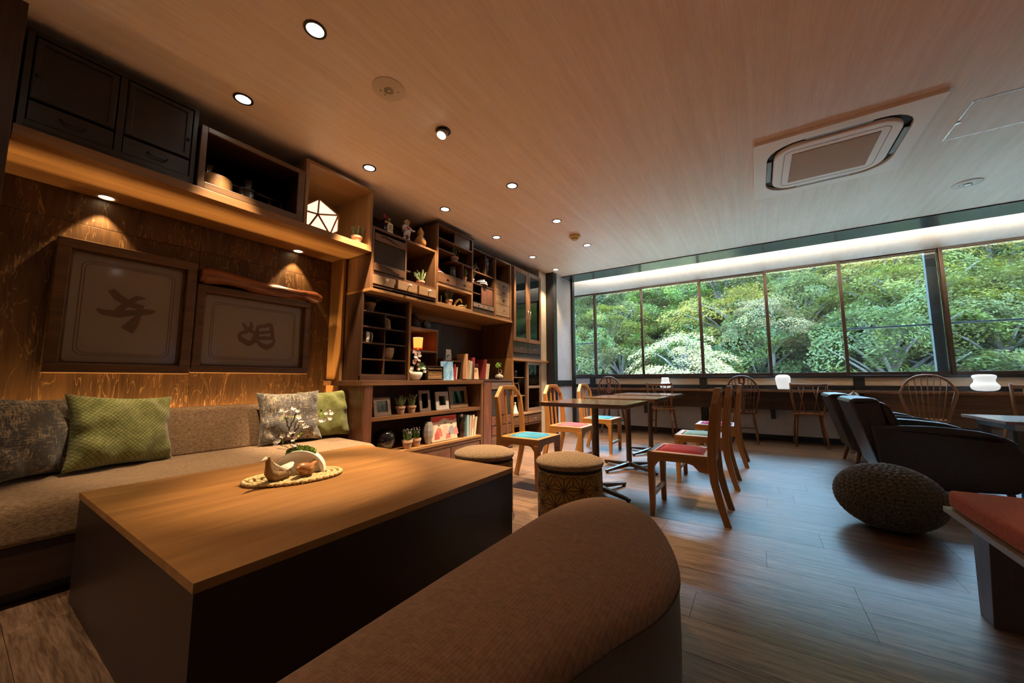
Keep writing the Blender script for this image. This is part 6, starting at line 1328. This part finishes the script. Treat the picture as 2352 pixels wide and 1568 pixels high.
def top_z(P, x):
    for a, b in zip(P, P[1:]):
        if min(a[0], b[0]) <= x <= max(a[0], b[0]) and max(a[2], b[2]) > .75:
            u = (x-a[0])/(b[0]-a[0]+1e-9); return a[2]+(b[2]-a[2])*u
    return None
def wheel_chair_back(loc, label, wood_, kind):
    """windsor chair facing +y, origin on the floor"""
    t = thing('windsor_chair', label, 'chair', loc, None, world=False); zs = .485
    seat = [(.20*math.cos(a)*(1+.06*math.sin(a)), .20*math.sin(a)+.0) for a in [2*PI*i/28 for i in range(28)]]
    if kind == 'hoop': seat = [(x*1.12, y*1.05) for x, y in seat]
    MB().prism(seat, 2, zs-.03, zs).build('seat', wood_, t, bevel=.010, seg=3)
    for sx in (-1, 1):
        for sy in (-1, 1):
            mb = MB(); turned(mb, (sx*.125, sy*.13, zs-.02), (sx*.175, sy*.20, 0)); mb.build('leg', wood_, t, True)
        mb = MB(); turned(mb, (sx*.148, -.165, .22), (sx*.148, .165, .22), .010); mb.build('side_stretcher', wood_, t, True)
    mb = MB(); mb.tube([(-.148, 0, .22), (.148, 0, .22)], .009, 8); mb.build('cross_stretcher', wood_, t, True)
    P = arch_pts(zs, .165, .25 if kind == 'wheel' else .285, 1.045, -.165, -.245)
    MB().tube(P, .0135, 10).build('hoop', wood_, t, True)
    xs_ = (-.175, -.14, -.10, -.065, .065, .10, .14, .175) if kind == 'wheel' else (-.20, -.15, -.10, -.05, 0, .05, .10, .15, .20)
    if kind == 'wheel': xs_ = (-.155, -.115, -.078, .078, .115, .155)
    for x in xs_:
        x1 = x*1.18; z = top_z(P, x1) or .9; f = (z-zs)/(1.045-zs)
        MB().tube([(x*.78, -.165, zs-.004), (x1, -.165-.08*f, z)], [.0065, .0055], 8).build('spindle', wood_, t, True)
    if kind == 'wheel':
        # splat with pierced wheel
        def Y(z): return -.165-.08*(z-zs)/(1.045-zs)
        prf = [(.030, zs), (.020, .56), (.034, .62), (.022, .67), (.040, .72), (.040, .72)]
        mb = MB()
        for (w0, z0), (w1, z1) in zip(prf, prf[1:]):
            if z1 > z0: mb.frustum([(-w0, Y(z0)-.006, z0), (w0, Y(z0)-.006, z0), (w0, Y(z0)+.006, z0), (-w0, Y(z0)+.006, z0)], [(-w1, Y(z1)-.006, z1), (w1, Y(z1)-.006, z1), (w1, Y(z1)+.006, z1), (-w1, Y(z1)+.006, z1)])
        zc = .80; yc = Y(zc)
        c = lambda R: [(R*math.cos(2*PI*i/24), zc+R*math.sin(2*PI*i/24)) for i in range(24)]
        mb.ring(c(.062), c(.045), 1, yc-.006, yc+.006)
        for k in range(8): a = 2*PI*k/8; mb.tube([(.012*math.cos(a), yc, zc+.012*math.sin(a)), (.048*math.cos(a), yc, zc+.048*math.sin(a))], .004, 6)
        mb.prism(c(.016)[:], 1, yc-.006, yc+.006)
        for w0, z0, w1, z1 in ((.030, .858, .020, .895), (.020, .895, .046, .94)): mb.frustum([(-w0, Y(z0)-.006, z0), (w0, Y(z0)-.006, z0), (w0, Y(z0)+.006, z0), (-w0, Y(z0)+.006, z0)], [(-w1, Y(z1)-.006, z1), (w1, Y(z1)-.006, z1), (w1, Y(z1)+.006, z1), (-w1, Y(z1)+.006, z1)])
        for s_ in (-1, 1): mb.frustum([(s_*.046, Y(.94)-.006, .94), (s_*.018, Y(.94)-.006, .94), (s_*.018, Y(.94)+.006, .94), (s_*.046, Y(.94)+.006, .94)], [(s_*.046, Y(1.03)-.006, 1.03), (s_*.016, Y(1.03)-.006, 1.03), (s_*.016, Y(1.03)+.006, 1.03), (s_*.046, Y(1.03)+.006, 1.03)])
        mb.build('wheel_splat', wood_, t, 'auto')
    return t
w0_ = wheel_chair_back((-.195, 7.17, 0), 'dark wheel-back chair at the counter behind the purple-seated chair', WD_WIN, 'wheel')
w1_ = copy_tree(w0_); w1_.location = (-2.31, 7.08, 0); w1_['label'] = 'dark wheel-back chair at the counter beside the plaster wall'
wheel_chair_back((1.80, 7.03, 0), 'light brown hoop-back spindle chair at the counter behind the armchairs', WD_WINL, 'hoop')
def stick_chair(loc, label, wood_, group):
    t = thing('stick_back_chair', label, 'chair', loc, group, world=False); zs = .50
    MB().prism(rrect(0, .0, .40, .39, .06), 2, zs-.028, zs).build('seat', wood_, t, bevel=.008)
    for s_ in (-1, 1):
        MB().tube([(s_*.165, -.155, zs-.02), (s_*.20, -.215, .72), (s_*.211, -.235, .942)], [.017, .016, .015], 12).build('back_post', wood_, t, True)
        for sy in (-1, 1): MB().tube([(s_*.145, sy*.13, zs-.015), (s_*.19, sy*(.17 if sy < 0 else .22), 0)], [.019, .013], 12).build('leg', wood_, t, True)
        for dx_ in (-1, 1):
            x0 = s_*.085; MB().tube([(x0-dx_*.035, -.165, zs-.004), (x0+dx_*.035, -.226, .895)], .007, 8).build('crossed_stick', wood_, t, True)
        MB().tube([(s_*.165, -.155, .26), (s_*.165, .17, .26)], .008, 8).build('side_stretcher', wood_, t, True)
    N = 9; mb = MB(); V = []
    for i in range(N):
        u = 2*i/(N-1)-1; y = -.237-.012*(1-u*u); z1 = .928-.006*(1-u*u); V.append([(u*.205, y-.009, .885), (u*.205, y+.009, .885), (u*.205, y+.006, z1), (u*.205, y-.012, z1)])
    for a, b in zip(V, V[1:]): mb.add(a+b, [(k, (k+1) % 4, 4+(k+1) % 4, 4+k) for k in range(4)])
    mb.build('top_rail', wood_, t, bevel=.003); return t
WD_STK = wood('stick_chair_wood', (.17, .07, .028), (.33, .15, .065), 'z', .36, grain=20)
k0 = stick_chair((.632, 7.19, 0), 'crossed-stick chair at the counter beside the egg-shaped lamp', WD_STK, 'crossed-stick chairs at the counter')
k1 = copy_tree(k0); k1.location = (-1.435, 7.17, 0); k1['label'] = 'crossed-stick chair at the counter in front of the stepped-neck lamp'
stick_chair((2.685, 7.05, 0), 'light wood crossed-stick chair at the counter beside the double-bulged lamp', WD_WINL, None)
# ================================================================ HILLSIDE OUTSIDE
def foliage_mat(name, tint=None):
    m, nt, b = newmat(name); nt.nodes.remove(b); out = nt.nodes['Material Output']
    oi = nt.nodes.new('ShaderNodeObjectInfo'); tc = nt.nodes.new('ShaderNodeTexCoord').outputs['Object']
    n1 = noise(nt, tc, 1.6, 4); n2 = noise(nt, tc, 14, 2)
    v = ramp(nt, n1, [(.3, (.45, .52, .45)), (.5, (.95, 1., .8)), (.7, (1.6, 1.4, .9))]); v2 = ramp(nt, n2, [(.3, (.55, .6, .6)), (.7, (1.5, 1.4, 1.25))])
    c = mixc(nt, 1., oi.outputs['Color'], v, 'MULTIPLY'); c = mixc(nt, 1., c, v2, 'MULTIPLY')
    d = nt.nodes.new('ShaderNodeBsdfDiffuse'); tr = nt.nodes.new('ShaderNodeBsdfTranslucent'); g = nt.nodes.new('ShaderNodeBsdfGlossy'); g.inputs['Roughness'].default_value = .45
    nt.links.new(c, d.inputs[0]); nt.links.new(c, tr.inputs[0])
    m1 = nt.nodes.new('ShaderNodeMixShader'); m1.inputs[0].default_value = .35; nt.links.new(d.outputs[0], m1.inputs[1]); nt.links.new(tr.outputs[0], m1.inputs[2])
    m2 = nt.nodes.new('ShaderNodeMixShader'); m2.inputs[0].default_value = .012; nt.links.new(m1.outputs[0], m2.inputs[1]); nt.links.new(g.outputs[0], m2.inputs[2])
    nt.links.new(m2.outputs[0], out.inputs[0]); return m
FOLI = foliage_mat('hill_foliage'); BARK = soft('bark', (.05, .04, .032), (.11, .09, .075), 8, bs_=.6, sheen=0)
def crown_mesh(name, seed, R, Hh, ns, nl, leaf, flat, spray):
    g = np.random.default_rng(seed); Vs = []; br = []
    for _ in range(ns):
        d = g.normal(size=3); d /= np.linalg.norm(d); rad = g.uniform(.35, 1)**.6; c = np.array([d[0]*R*rad, d[1]*R*rad, d[2]*Hh*rad]); br.append(c)
        nrm = np.array([d[0]*.5, d[1]*.5, 1.1])*1+g.normal(size=3)*flat; nrm /= np.linalg.norm(nrm)
        a = np.cross(nrm, [1, .1, 0]); a /= np.linalg.norm(a); b = np.cross(nrm, a); sr = spray*g.uniform(.6, 1.3)
        q = np.sqrt(g.random(nl))*sr; th = g.random(nl)*2*PI; drop = -.22*(q/sr)**2*sr
        P = c+np.outer(q*np.cos(th), a)+np.outer(q*np.sin(th)*.7, b)+np.outer(drop+g.normal(size=nl)*.05, nrm)
        u = g.normal(size=(nl, 3)); u -= np.outer(u@nrm, nrm)*.8; u /= np.linalg.norm(u, axis=1)[:, None]
        nn = nrm+g.normal(size=(nl, 3))*.35; w_ = np.cross(nn, u); w_ /= np.linalg.norm(w_, axis=1)[:, None]
        L = (leaf*g.uniform(.6, 1.3, nl))[:, None]
        Vs.append(np.stack([P-u*L, P+w_*L*.45, P+u*L, P-w_*L*.45], 1).reshape(-1, 3))
    V = np.concatenate(Vs); me = bpy.data.meshes.new(name); nq = len(V)//4
    me.vertices.add(len(V)); me.vertices.foreach_set('co', V.ravel()); me.loops.add(nq*4); me.loops.foreach_set('vertex_index', np.arange(nq*4)); me.polygons.add(nq); me.polygons.foreach_set('loop_start', np.arange(nq)*4); me.polygons.foreach_set('loop_total', np.full(nq, 4))
    me.update(calc_edges=True); me.materials.append(FOLI); return me, br
def tree_kind(seed, R, Hh, ns, nl, leaf, flat, spray, ht):
    me, brn = crown_mesh('crown', seed, R, Hh, ns, nl, leaf, flat, spray); mb = MB(); rn = random.Random(seed)
    pts = [(0, 0, -ht)]+[(rn.uniform(-.2, .2)*k/4, rn.uniform(-.2, .2)*k/4, -ht+(ht+Hh*.5)*k/4) for k in range(1, 5)]
    tr = MB().tube(pts, [.20, .17, .14, .11, .05], 8); bm_ = MB()
    for c in brn[::2]:
        zb = max(-Hh*1.1, c[2]-.8-rn.random()*.5); f = (zb+ht)/(ht+Hh*.5)*4; i = min(3, max(0, int(f))); p = Vector(pts[i]).lerp(Vector(pts[i+1]), f-i)
        mid = p.lerp(Vector(c), .5)+Vector((0, 0, .12)); bm_.tube([p, mid, c], [.05, .032, .012], 5)
    def mk(mb_, nm):
        m_ = bpy.data.meshes.new(nm); m_.from_pydata(mb_.v, [], mb_.f); m_.materials.append(BARK); return m_
    return me, mk(tr, 'trunk'), mk(bm_, 'branches')
KINDS = [tree_kind(1, 1.9, 1.5, 100, 380, .038, .28, .62, 4.0), tree_kind(2, 2.1, 1.7, 105, 380, .042, .5, .6, 4.5), tree_kind(3, 2.3, 1.5, 100, 400, .038, .22, .75, 4.5), tree_kind(4, 1.7, 1.25, 70, 420, .038, .14, .70, 3.6)]
def tree(kind, loc, sc, col, rz, label, group=None, name='hillside_tree'):
    t = thing(name, label, 'tree', loc, group, world=False, rz=rz); t.scale = (sc, sc, sc)
    for nm, me in zip(('crown', 'trunk', 'branches'), KINDS[kind]):
        o = bpy.data.objects.new(nm, me); COL.objects.link(o); o.parent = t; o.color = (*col, 1)
        if nm == 'crown': o['kind'] = 'stuff'
    return t
def ground_z(x, y): return -2.2+max(0., y-14.6)*.5+max(0., y-37)*.38+.25*math.sin(x*.9)+.2*math.sin(y*.7)  # upper slope, out of view, steepened to keep sky light off the floor
struct(bx('bounce_ground', -30, 30, YW+.3, 15.2, -1.6, -1.2, soft('pale_bounce_ground', (.46, .35, .25), (.56, .44, .33), 3, bs_=.5, sheen=0, bd=.05), bevel=0), 'pale ground out of view, added to bounce sky light onto the ceiling')  # unseen reflector added to send sky light up to the ceiling
hill = MB().grid(lambda u, v: (-40+80*u, 11+46*v, ground_z(-40+80*u, 11+46*v)), 50, 40)
struct(hill.build('hillside_ground', soft('forest_floor', (.02, .03, .012), (.06, .08, .03), 2, bs_=1, sheen=0, bd=.1), None, True), 'steep wooded hillside outside the windows')
GRN = [((.062, .066, .010), 0, 'fresh green maple tree on the hillside', 'fresh green hillside maples'), ((.034, .043, .009), 1, 'deep green bushy tree on the hillside', 'deep green hillside trees'), ((.096, .073, .010), 2, 'yellow-green maple tree on the hillside', 'yellow-green hillside maples'), ((.048, .050, .013), 1, 'grey-green leafy tree on the hillside', 'grey-green hillside trees')]
rt = random.Random(21)
for r_, (y, z, n_, sp, sc) in enumerate(((16.6, 1.4, 8, 2.7, 1.15), (19, 2.9, 9, 2.8, 1.25), (22, 4.4, 11, 2.9, 1.4), (25.5, 6.3, 12, 3.2, 1.55), (30, 8.8, 13, 3.8, 1.75), (35, 11.4, 13, 4.4, 2.0))):
    for k in range(n_):
        x = (k-(n_-1)/2)*sp+rt.uniform(-.5, .5)-.8; q = GRN[(k*3+r_*2+rt.randint(0, 1)) % 4]
        if r_ == 0 and -2.6 < x < .1: q = GRN[1]
        col = tuple(c*rt.uniform(.85, 1.2) for c in q[0]); yy = y+rt.uniform(-.7, .7)
        tree(q[1], (x, yy, z+rt.uniform(-.35, .35)), sc*rt.uniform(.9, 1.15), col, rt.uniform(0, 6), q[2], q[3])
tree(3, (-2.05, 14.4, 1.35), 1.02, (.30, .225, .13), 1.0, 'pale white-leaved dogwood tree just outside the windows', name='dogwood_tree')
tree(3, (.45, 16.0, 2.95), .78, (.135, .098, .054), 2.2, 'pinkish-grey tree crown beside the pale dogwood', name='pale_tree')
